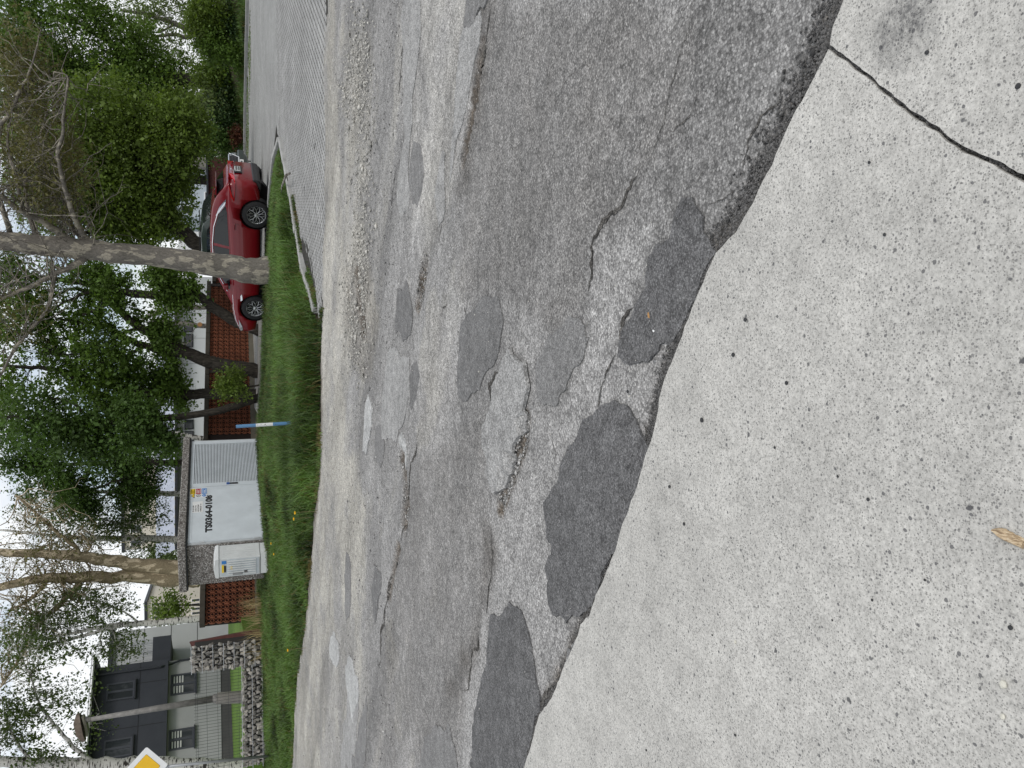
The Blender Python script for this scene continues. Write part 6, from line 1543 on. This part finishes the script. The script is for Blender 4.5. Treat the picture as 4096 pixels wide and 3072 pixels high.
# ------------------------------------------------------------------ grass
L_GRASS = foliage('grass_blade', (.086, .146, .038), .3, .8)
def blades(name, label, P, h, w, lean, mat, seed=0, dry=.06, parent=None):
    n = len(P); az = RNG.uniform(0, 2 * np.pi, n); d = np.stack([np.cos(az), np.sin(az), np.zeros(n)], -1); s = np.stack([-np.sin(az + RNG.normal(0, .8, n)), np.cos(az), np.zeros(n)], -1)
    hh_ = (h * RNG.uniform(.55, 1.25, n))[:, None]; ww = (w * RNG.uniform(.7, 1.3, n))[:, None]; ln = (lean * RNG.uniform(.2, 1.5, n))[:, None]
    V = np.empty((n, 5, 3)); up = np.array([0, 0, 1.0])
    V[:, 0] = P - s * ww; V[:, 1] = P + s * ww
    m = P + up * hh_ * .55 + d * hh_ * ln * .30; V[:, 2] = m - s * ww * .8; V[:, 3] = m + s * ww * .8
    V[:, 4] = P + up * hh_ * (1 - .25 * ln) + d * hh_ * ln * .95
    b = np.arange(n)[:, None] * 5; Q_ = b + np.array([[0, 1, 3, 2]]); T_ = b + np.array([[2, 3, 4]])
    clump = np.clip(.5 + .5 * fbm(P[:, 0] * 1.2, P[:, 1] * 1.2, 3, 31) * 1.6, 0, 1); ti = np.clip(clump + RNG.normal(0, .16, n), 0, 1)
    dp = dry * (1 + 3.0 * (fbm(P[:, 0] * .9, P[:, 1] * .9, 3, 57) > .22)); dr = (RNG.uniform(size=n) < dp) * RNG.uniform(.5, 1, n)
    me_ = npmesh(name, V.reshape(-1, 3), Q_, T_, tint={'tint': np.repeat(ti, 5), 'dry': np.repeat(dr, 5)})
    o = link(name, me_, mat, parent); tag(o, label, 'grass', kind='stuff'); return o
def scatter(poly, n, box, f=None):
    P = np.stack([RNG.uniform(box[0], box[1], n), RNG.uniform(box[2], box[3], n)], -1)
    k = inpoly(P[:, 0], P[:, 1], poly)
    if f is not None: k &= f(P)
    return P[k]
vis_f = lambda P: (np.abs(P[:, 0]) < P[:, 1] * .53 + .4) & (RNG.uniform(size=len(P)) < np.clip(1.25 - (P[:, 1] - yedge(P[:, 0])) * .075, .3, 1))
PV = scatter(VERGE, 330000, (-14.5, 6.3, 12.2, 27.5), vis_f)
# not under the station, cabinet or trunk
ca, sa = math.cos(-A1), math.sin(-A1); lx = (PV[:, 0] - C0.x) * ca - (PV[:, 1] - C0.y) * sa; ly = (PV[:, 0] - C0.x) * sa + (PV[:, 1] - C0.y) * ca
PV = PV[~((lx > -.05) & (lx < LF) & (ly > -.05) & (ly < LW))]
zv = verge_z(PV[:, 0], PV[:, 1]) + .02 * fbm(PV[:, 0] * 3, PV[:, 1] * 3, 3, 4) - .01
dv = polydist(PV[:, 0], PV[:, 1], VERGE + VERGE[:1])
hx = np.interp(PV[:, 0], [-14, -5, -2.5, -.8, 1.2, 2.4, 3.3, 4.2, 6], [.22, .22, .27, .38, .38, .36, .34, .22, .12]) * (.55 + .45 * sstep(dv / .35)) * (.8 + .5 * vnoise(PV[:, 0] * 1.7, PV[:, 1] * 1.7, 3)) * np.interp(PV[:, 1] - np.maximum(yedge(PV[:, 0]), 12.4), [0, 3, 7, 10], [1, 1, .62, .5])
print('grass blades', len(PV))
blades('grass', 'long green grass growing on the roadside verge', np.column_stack([PV, zv]), hx, .005 + .00022 * PV[:, 1], .85, L_GRASS)
# tufts creeping out of the verge edge and between the pavers
ex = RNG.uniform(-12, 1.2, 5200); ey = yedge(ex) - np.abs(RNG.normal(0, .14, len(ex))) + .02
k1 = vnoise(ex * 2.1, ey * 2.1, 8) > .42
e2 = RNG.uniform(0, 1, 2600); seg = np.array([KF[0], KF[1], KF[2], KF[3], KF[4]]); ii = (e2 * 3.999).astype(int); ff = e2 * 3.999 - ii
ke = seg[ii] * (1 - ff[:, None]) + seg[ii + 1] * ff[:, None] + np.array([.52, -.42]) * (np.abs(RNG.normal(.12, .12, len(e2))))[:, None]
ke = ke[vnoise(ke[:, 0] * 2.4, ke[:, 1] * 2.4, 18) > .45]
fr_ = np.column_stack([np.concatenate([ex[k1], ke[:, 0]]), np.concatenate([ey[k1], ke[:, 1]])])
blades('grass', 'short weeds along the verge edge and in the paver joints', np.column_stack([fr_, zg(fr_[:, 0], fr_[:, 1]) + .0]), .075, .006, .9, L_GRASS, dry=.2)
fk = RNG.uniform(0, 1, 9000); kk_ = np.array(kl[:4]); ii = (fk * 2.999).astype(int); ff = fk * 2.999 - ii
fp_ = kk_[ii] * (1 - ff[:, None]) + kk_[ii + 1] * ff[:, None]; nrm_ = np.array([.6, .8]); off_ = np.abs(RNG.normal(0, .9, len(fk)))
fp_ = fp_ + nrm_ * (.1 + off_)[:, None]
blades('grass', 'grass strip along the far kerb at the foot of the bank', np.column_stack([fp_, .1 + .25 * off_ * .8]), .22, .016, .7, L_GRASS)
lx_ = scatter(lot_in, 26000, (5, 18, 33, 46), lambda P: (vnoise(P[:, 0] * .9, P[:, 1] * .9, 44) > .45) & (polydist(P[:, 0], P[:, 1], kl) < 3.2) & (P[:, 0] < 15.5))
blades('grass', 'moss and weeds between the far pavers by the bank', np.column_stack([lx_, zg(lx_[:, 0], lx_[:, 1])]), .05, .012, .9, L_GRASS, dry=.15)
bb = np.column_stack([RNG.uniform(12, 24, 14000), RNG.uniform(34, 48, 14000)]); bdd = polydist(bb[:, 0], bb[:, 1], kl) * np.where((bb[:, 1] - np.interp(bb[:, 0], [6.5, 9.0, 12.9, 16.5, 24.1], [44.2, 42.3, 39.4, 34.2, 25.1])) > 0, 1, -1)
kb = (bdd > .2) & (bdd < 6) & (vnoise(bb[:, 0] * .8, bb[:, 1] * .8, 4) > .42); bb = bb[kb]; bdd = bdd[kb]
blades('grass', 'rough grass growing on the overgrown bank', np.column_stack([bb, .08 + 1.1 * sstep(bdd / 5)]), .3, .02, .9, L_GRASS, dry=.2)
# dry straw at the wall's left end
sx_ = np.column_stack([RNG.uniform(-8.2, -6.4, 260), RNG.uniform(24.2, 25.6, 260)])
L_STRAW = foliage('straw', (.34, .27, .14), .2, .3)
blades('dry_grass', 'dry straw stalks in front of the breeze-block wall end', np.column_stack([sx_, zg(sx_[:, 0], sx_[:, 1])]), .85, .006, .55, L_STRAW, dry=0)

# dandelions
M_DAN = plain('dandelion_yellow', (.85, .50, .005), .7, 0, .15, 60)
def dandelion(x, y, lab):
    p = gnd(x, y, .30); X, Y = p.x, p.y; z = zgf(X, Y)
    D = empty('dandelion', (X, Y, z)); hgt = .34 if Y < 18 else .26
    MB().tube([(0, 0, 0), (.015, -.01, hgt * .6), (.01, -.03, hgt)], [.004, .0035, .003], 5).build('stem', L_STRAW, D)
    fl = MB()
    for k in range(14):
        a = k * 2.4; r = .012 + .022 * (k / 14); fl.add([(.01, -.03, hgt), (.01 + r * math.cos(a - .3), -.03 + r * math.sin(a - .3), hgt + .016 - .010 * k / 14), (.01 + 1.35 * r * math.cos(a), -.03 + 1.35 * r * math.sin(a), hgt + .022 - .014 * k / 14), (.01 + r * math.cos(a + .3), -.03 + r * math.sin(a + .3), hgt + .016 - .010 * k / 14)], [(0, 1, 2, 3)])
    fl.lathe([(.001, hgt + .014), (.022, hgt + .010), (.03, hgt), (.001, hgt - .012)], (.01, -.03, 0), 'z', 10)
    fl.build('flower_head', M_DAN, D); tag(D, lab, 'flower', 'dandelions in the grass'); return D
for x, y, lab in ((1190, 2052, 'dandelion nearest the road, rightmost of the pair below the doors'), (1185, 2076, 'big dandelion of the pair in the grass below the station doors'), (1105, 2173, 'dandelion in front of the cabinet flank'), (1160, 2600, 'lone dandelion in the grass below the gabion'), (1120, 2215, 'small dandelion in the grass below the cabinet')): dandelion(x, y, lab)

# fallen branch on the verge tip
FB = MB(); pts = [gnd(1160, 693, .12), gnd(1145, 700, .2), gnd(1128, 745, .2), gnd(1125, 780, .18)]
o_loc = pts[0].copy(); 
fbr = MB().tube([p - o_loc for p in pts], [.022, .026, .02, .01], 7).tube([pts[1] - o_loc, gnd(1152, 725, .15) - o_loc], [.015, .006], 5).build('fallen_branch', B_GREY, None, smooth=True, loc=o_loc)
tag(fbr, 'bent fallen branch lying on the pointed tip of the verge', 'branch')

# ------------------------------------------------------------------ gravel and litter
def stones(name, label, P, size, mat, flat=.7):
    n = len(P); base = np.array([[1, 0, 0], [-1, 0, 0], [0, 1, 0], [0, -1, 0], [0, 0, 1], [0, 0, -1.0]]); F8 = np.array([[0, 2, 4], [2, 1, 4], [1, 3, 4], [3, 0, 4], [2, 0, 5], [1, 2, 5], [3, 1, 5], [0, 3, 5]])
    V = base[None] * RNG.uniform(.6, 1.25, (n, 6, 1)) + RNG.normal(0, .16, (n, 6, 3)); a = RNG.uniform(0, 6.28, n); c, s = np.cos(a), np.sin(a)
    X = V[:, :, 0] * c[:, None] - V[:, :, 1] * s[:, None]; Y = V[:, :, 0] * s[:, None] + V[:, :, 1] * c[:, None]
    V = np.stack([X, Y, V[:, :, 2] * flat], -1) * (size * RNG.lognormal(0, .35, n))[:, None, None] + P[:, None, :]
    me_ = npmesh(name, V.reshape(-1, 3), None, (np.arange(n)[:, None, None] * 6 + F8[None]).reshape(-1, 3), tint={'tint': np.repeat(RNG.uniform(size=n), 6)})
    o = link(name, me_, mat); tag(o, label, 'gravel', kind='stuff'); return o
def stone_mat(name, lo, hi):
    m, n, b, o = new_mat(name); n.links.new(mixc(n, attr(n, 'tint'), lo, hi), b.inputs['Base Color']); b.inputs['Roughness'].default_value = .9; return m
M_WG = stone_mat('pale_gravel', (.20, .195, .18), (.58, .56, .51)); M_DG = stone_mat('dark_crumbs', (.035, .034, .033), (.16, .155, .15)); M_MG = stone_mat('mixed_chips', (.07, .07, .068), (.55, .54, .52))
def pix_scatter(poly2, n):
    pl = [(a * S2, b * S2) for a, b in poly2]; xs_ = [p[0] for p in pl]; ys_ = [p[1] for p in pl]
    q = np.stack([RNG.uniform(min(xs_), max(xs_), n), RNG.uniform(min(ys_), max(ys_), n)], -1); q = q[inpoly(q[:, 0], q[:, 1], pl)]
    g = np.array([tuple(gnd(a, b)) for a, b in q]); return g
g1_ = pix_scatter([(745, 60), (735, 200), (760, 480), (745, 560), (745, 760), (785, 800), (800, 720), (790, 640), (800, 500), (800, 200), (790, 60)], 9000)
g1_ = g1_[vnoise(g1_[:, 0] * 1.7, g1_[:, 1] * 2.3, 5) + RNG.normal(0, .16, len(g1_)) > .5]; g1_[:, :2] += RNG.normal(0, 1, (len(g1_), 2)) * np.array([.22, .26]); g1_[:, 2] = road_h(g1_[:, 0], g1_[:, 1]) + .016
stones('gravel', 'pale loose gravel spilled between the road and the pavers', g1_, .0105 * RNG.uniform(.4, 1.5, len(g1_)), M_WG)
g2_ = pix_scatter([(700, 0), (720, 600), (700, 1000), (665, 1400), (650, 1659), (850, 1659), (860, 1000), (880, 500), (900, 0)], 5000); g2_[:, 2] = road_h(g2_[:, 0], g2_[:, 1]) + .006
stones('gravel', 'fine mixed chips scattered over the far half of the road', g2_, .0065, M_MG)
t_ = RNG.uniform(0, 1, 16000); SA = np.array(SLAB[1:-1]); kk = np.clip((t_ * (len(SA) - 1)).astype(int), 0, len(SA) - 2); f_ = t_ * (len(SA) - 1) - kk
e_ = SA[kk] * (1 - f_[:, None]) + SA[kk + 1] * f_[:, None]; dn = np.array([.62, .78]); w_ = np.interp(e_[:, 0], [-2.2, -.6, .2, .55, .95], [.018, .022, .035, .05, .045])
e_ = e_ + dn * (np.abs(RNG.normal(0, 1, len(e_))) * w_ - .004)[:, None]
stones('gravel', 'dark asphalt crumbs lying along the concrete slab edge', np.column_stack([e_, road_h(e_[:, 0], e_[:, 1]) + .004]), .0042, M_DG)
hp = []
for (ln, r, dp) in HOLES[:3]:
    A_ = np.array(ln); t_ = RNG.uniform(0, len(A_) - 1.001, 900); i_ = t_.astype(int); f_ = (t_ - i_)[:, None]; hp.append(A_[i_] * (1 - f_) + A_[i_ + 1] * f_ + RNG.normal(0, r * .5, (900, 2)))
hp = np.concatenate(hp); stones('gravel', 'loose stones lying in the potholes', np.column_stack([hp, road_h(hp[:, 0], hp[:, 1]) + .005]), .006, M_MG)
g4 = np.column_stack([RNG.uniform(-3, 2.5, 2600), RNG.uniform(2, 8, 2600)]); g4 = g4[~inpoly(g4[:, 0], g4[:, 1], slabpoly)]
stones('gravel', 'tiny bright chips strewn over the near road', np.column_stack([g4, road_h(g4[:, 0], g4[:, 1]) + .010]), .003, M_WG)
jn = np.array(JOINT[:5]); t_ = RNG.uniform(0, 3.99, 1500); i_ = t_.astype(int); f_ = (t_ - i_)[:, None]; jp = jn[i_] * (1 - f_) + jn[i_ + 1] * f_ + RNG.normal(0, .0035, (1500, 2))
stones('gravel', 'black grit packed in the joint between the concrete slabs', np.column_stack([jp, np.full(len(jp), .010)]), .0026, M_DG)

def pebble(name, label, x, y, r, mat, z, group=None, flat=.6, cat='pebble'):
    p = gnd(x, y, z); bm = bmesh.new(); bmesh.ops.create_icosphere(bm, subdivisions=2, radius=r)
    s = random.random() * 50
    for v in bm.verts: v.co *= 1 + .35 * float(fbm(v.co.x / r * 1.1 + s, v.co.y / r * 1.1 + v.co.z / r, 2, 3)); v.co.z *= flat
    me_ = bpy.data.meshes.new(name); bm.to_mesh(me_); bm.free()
    o = link(name, me_, mat, None, (p.x, p.y, z + r * flat * .7)); o.rotation_euler = (0, 0, random.uniform(0, 6)); tag(o, label, cat, group); return o
M_PBD = plain('dark_pebble', (.035, .036, .038), .8, 0, .3, 120, .001); M_PBL = plain('pale_pebble', (.62, .60, .52), .8, 0, .2, 90, .001)
for x, y, r in ((2738, 2096, .0062), (3474, 1998, .0045), (2983, 1278, .0065), (2935, 1419, .0065), (2810, 1680, .008), (3148, 1532, .0055), (3352, 1905, .0035), (2586, 3000, .0045), (2942, 2940, .0042), (3710, 210, .0055), (4075, 345, .006), (3478, 650, .0042), (3540, 938, .0045), (3100, 1790, .004), (2680, 1946, .006), (3490, 2400, .0035), (2850, 2540, .0035), (4045, 2510, .0055), (3330, 2480, .003), (3700, 2320, .003)):
    pebble('pebble', 'small dark pebble lying on the pale concrete slab', x, y, r, M_PBD, .021, 'dark pebbles on the slab')
pebble('pebble', 'larger pale pebble low on the slab, upper of the two', 4018, 2738, .0085, M_PBL, .021); pebble('pebble', 'smaller pale pebble low on the slab, lower of the two', 4013, 2866, .006, M_PBL, .021)
pebble('pebble', 'white pebble on the slab far from the joint', 2942, 2568, .005, M_PBL, .021)
pebble('pebble', 'dark pebble on the asphalt at the dark patch tip', 2610, 1434, .009, M_PBD, .012); pebble('pebble', 'dark pebble on the light asphalt between two dark patches', 2513, 1566, .007, M_PBD, .010)
# leaf scrap, white scrap, wood chip, paper scrap
def scrap(name, label, poly, c, z, mat, rz, th=.0012, curl=.003, cat='litter'):
    p = gnd(c[0], c[1], z); m = MB(); n = len(poly)
    m.add([(a, b, th + curl * (abs(a) + abs(b)) * 40) for a, b in poly] + [(a, b, curl * (abs(a) + abs(b)) * 40) for a, b in poly], [tuple(range(n)), tuple(range(n, 2 * n))[::-1]] + [(i, n + i, n + (i + 1) % n, (i + 1) % n) for i in range(n)])
    o = m.build(name, mat, None, loc=(p.x, p.y, z + .001)); o.rotation_euler = (0, 0, rz); tag(o, label, cat); return o
scrap('leaf_scrap', 'orange-brown leaf scrap on the dark asphalt patch', [(-.012, -.003), (-.006, .007), (.004, .008), (.013, .003), (.011, -.004), (.002, -.002)], (2598, 1262), .022, plain('leaf_orange', (.42, .22, .07), .7, 0, .25, 200), .3, cat='leaf')
scrap('white_scrap', 'small white shell-like scrap beside the orange leaf', [(-.007, -.002), (-.002, .004), (.006, .003), (.008, -.002), (.001, -.004)], (2617, 1324), .022, M_WHITE, 1.2)
scrap('paper_scrap', 'white paper scrap on the far pavers', [(-.12, -.03), (-.04, .04), (.10, .03), (.12, -.02), (0, -.05)], (1150, 275), .012, M_WHITE, .3)
m_, n_, b_, o_ = new_mat('splintered_wood'); p_ = pos(n_, (1, 1, 1)); wv_ = n_.nodes.new('ShaderNodeTexNoise'); 
n_.links.new(ramp(n_, noise(n_, pos(n_, (300, 60, 200), (0, 0, .5)), 1, 4), [(.3, (.13, .08, .045)), (.5, (.42, .31, .19)), (.75, (.68, .58, .42))]), b_.inputs['Base Color']); b_.inputs['Roughness'].default_value = .8; M_WOOD = m_
w0 = gnd(3980, 2118, .021); w1 = gnd(4100, 2178, .021); wd = (w1 - w0)
wc = MB(); k_ = 9
for i in range(k_ + 1):
    t = i / k_; c = w0.lerp(w1, t) - w0; wdt = .011 * (1 - .25 * t) * (.25 + min(1, t * 4)) ; nn = Vector((-wd.y, wd.x, 0)).normalized()
    wc.v += [tuple(c - nn * wdt + Vector((0, 0, .001))), tuple(c + nn * wdt * random.uniform(.8, 1.1) + Vector((0, 0, .001))), tuple(c + nn * wdt * .6 + Vector((0, 0, .008 + .002 * random.random()))), tuple(c - nn * wdt * .5 + Vector((0, 0, .010 + .003 * random.random())))]
    if i:
        b = (i - 1) * 4
        for q in range(4): wc.f.append((b + q, b + (q + 1) % 4, b + 4 + (q + 1) % 4, b + 4 + q))
wc.f += [(0, 1, 2, 3), (k_ * 4, k_ * 4 + 1, k_ * 4 + 2, k_ * 4 + 3)]
tag(wc.build('wood_chip', M_WOOD, None, loc=w0), 'splintered pale wood chip lying on the concrete slab', 'wood chip')
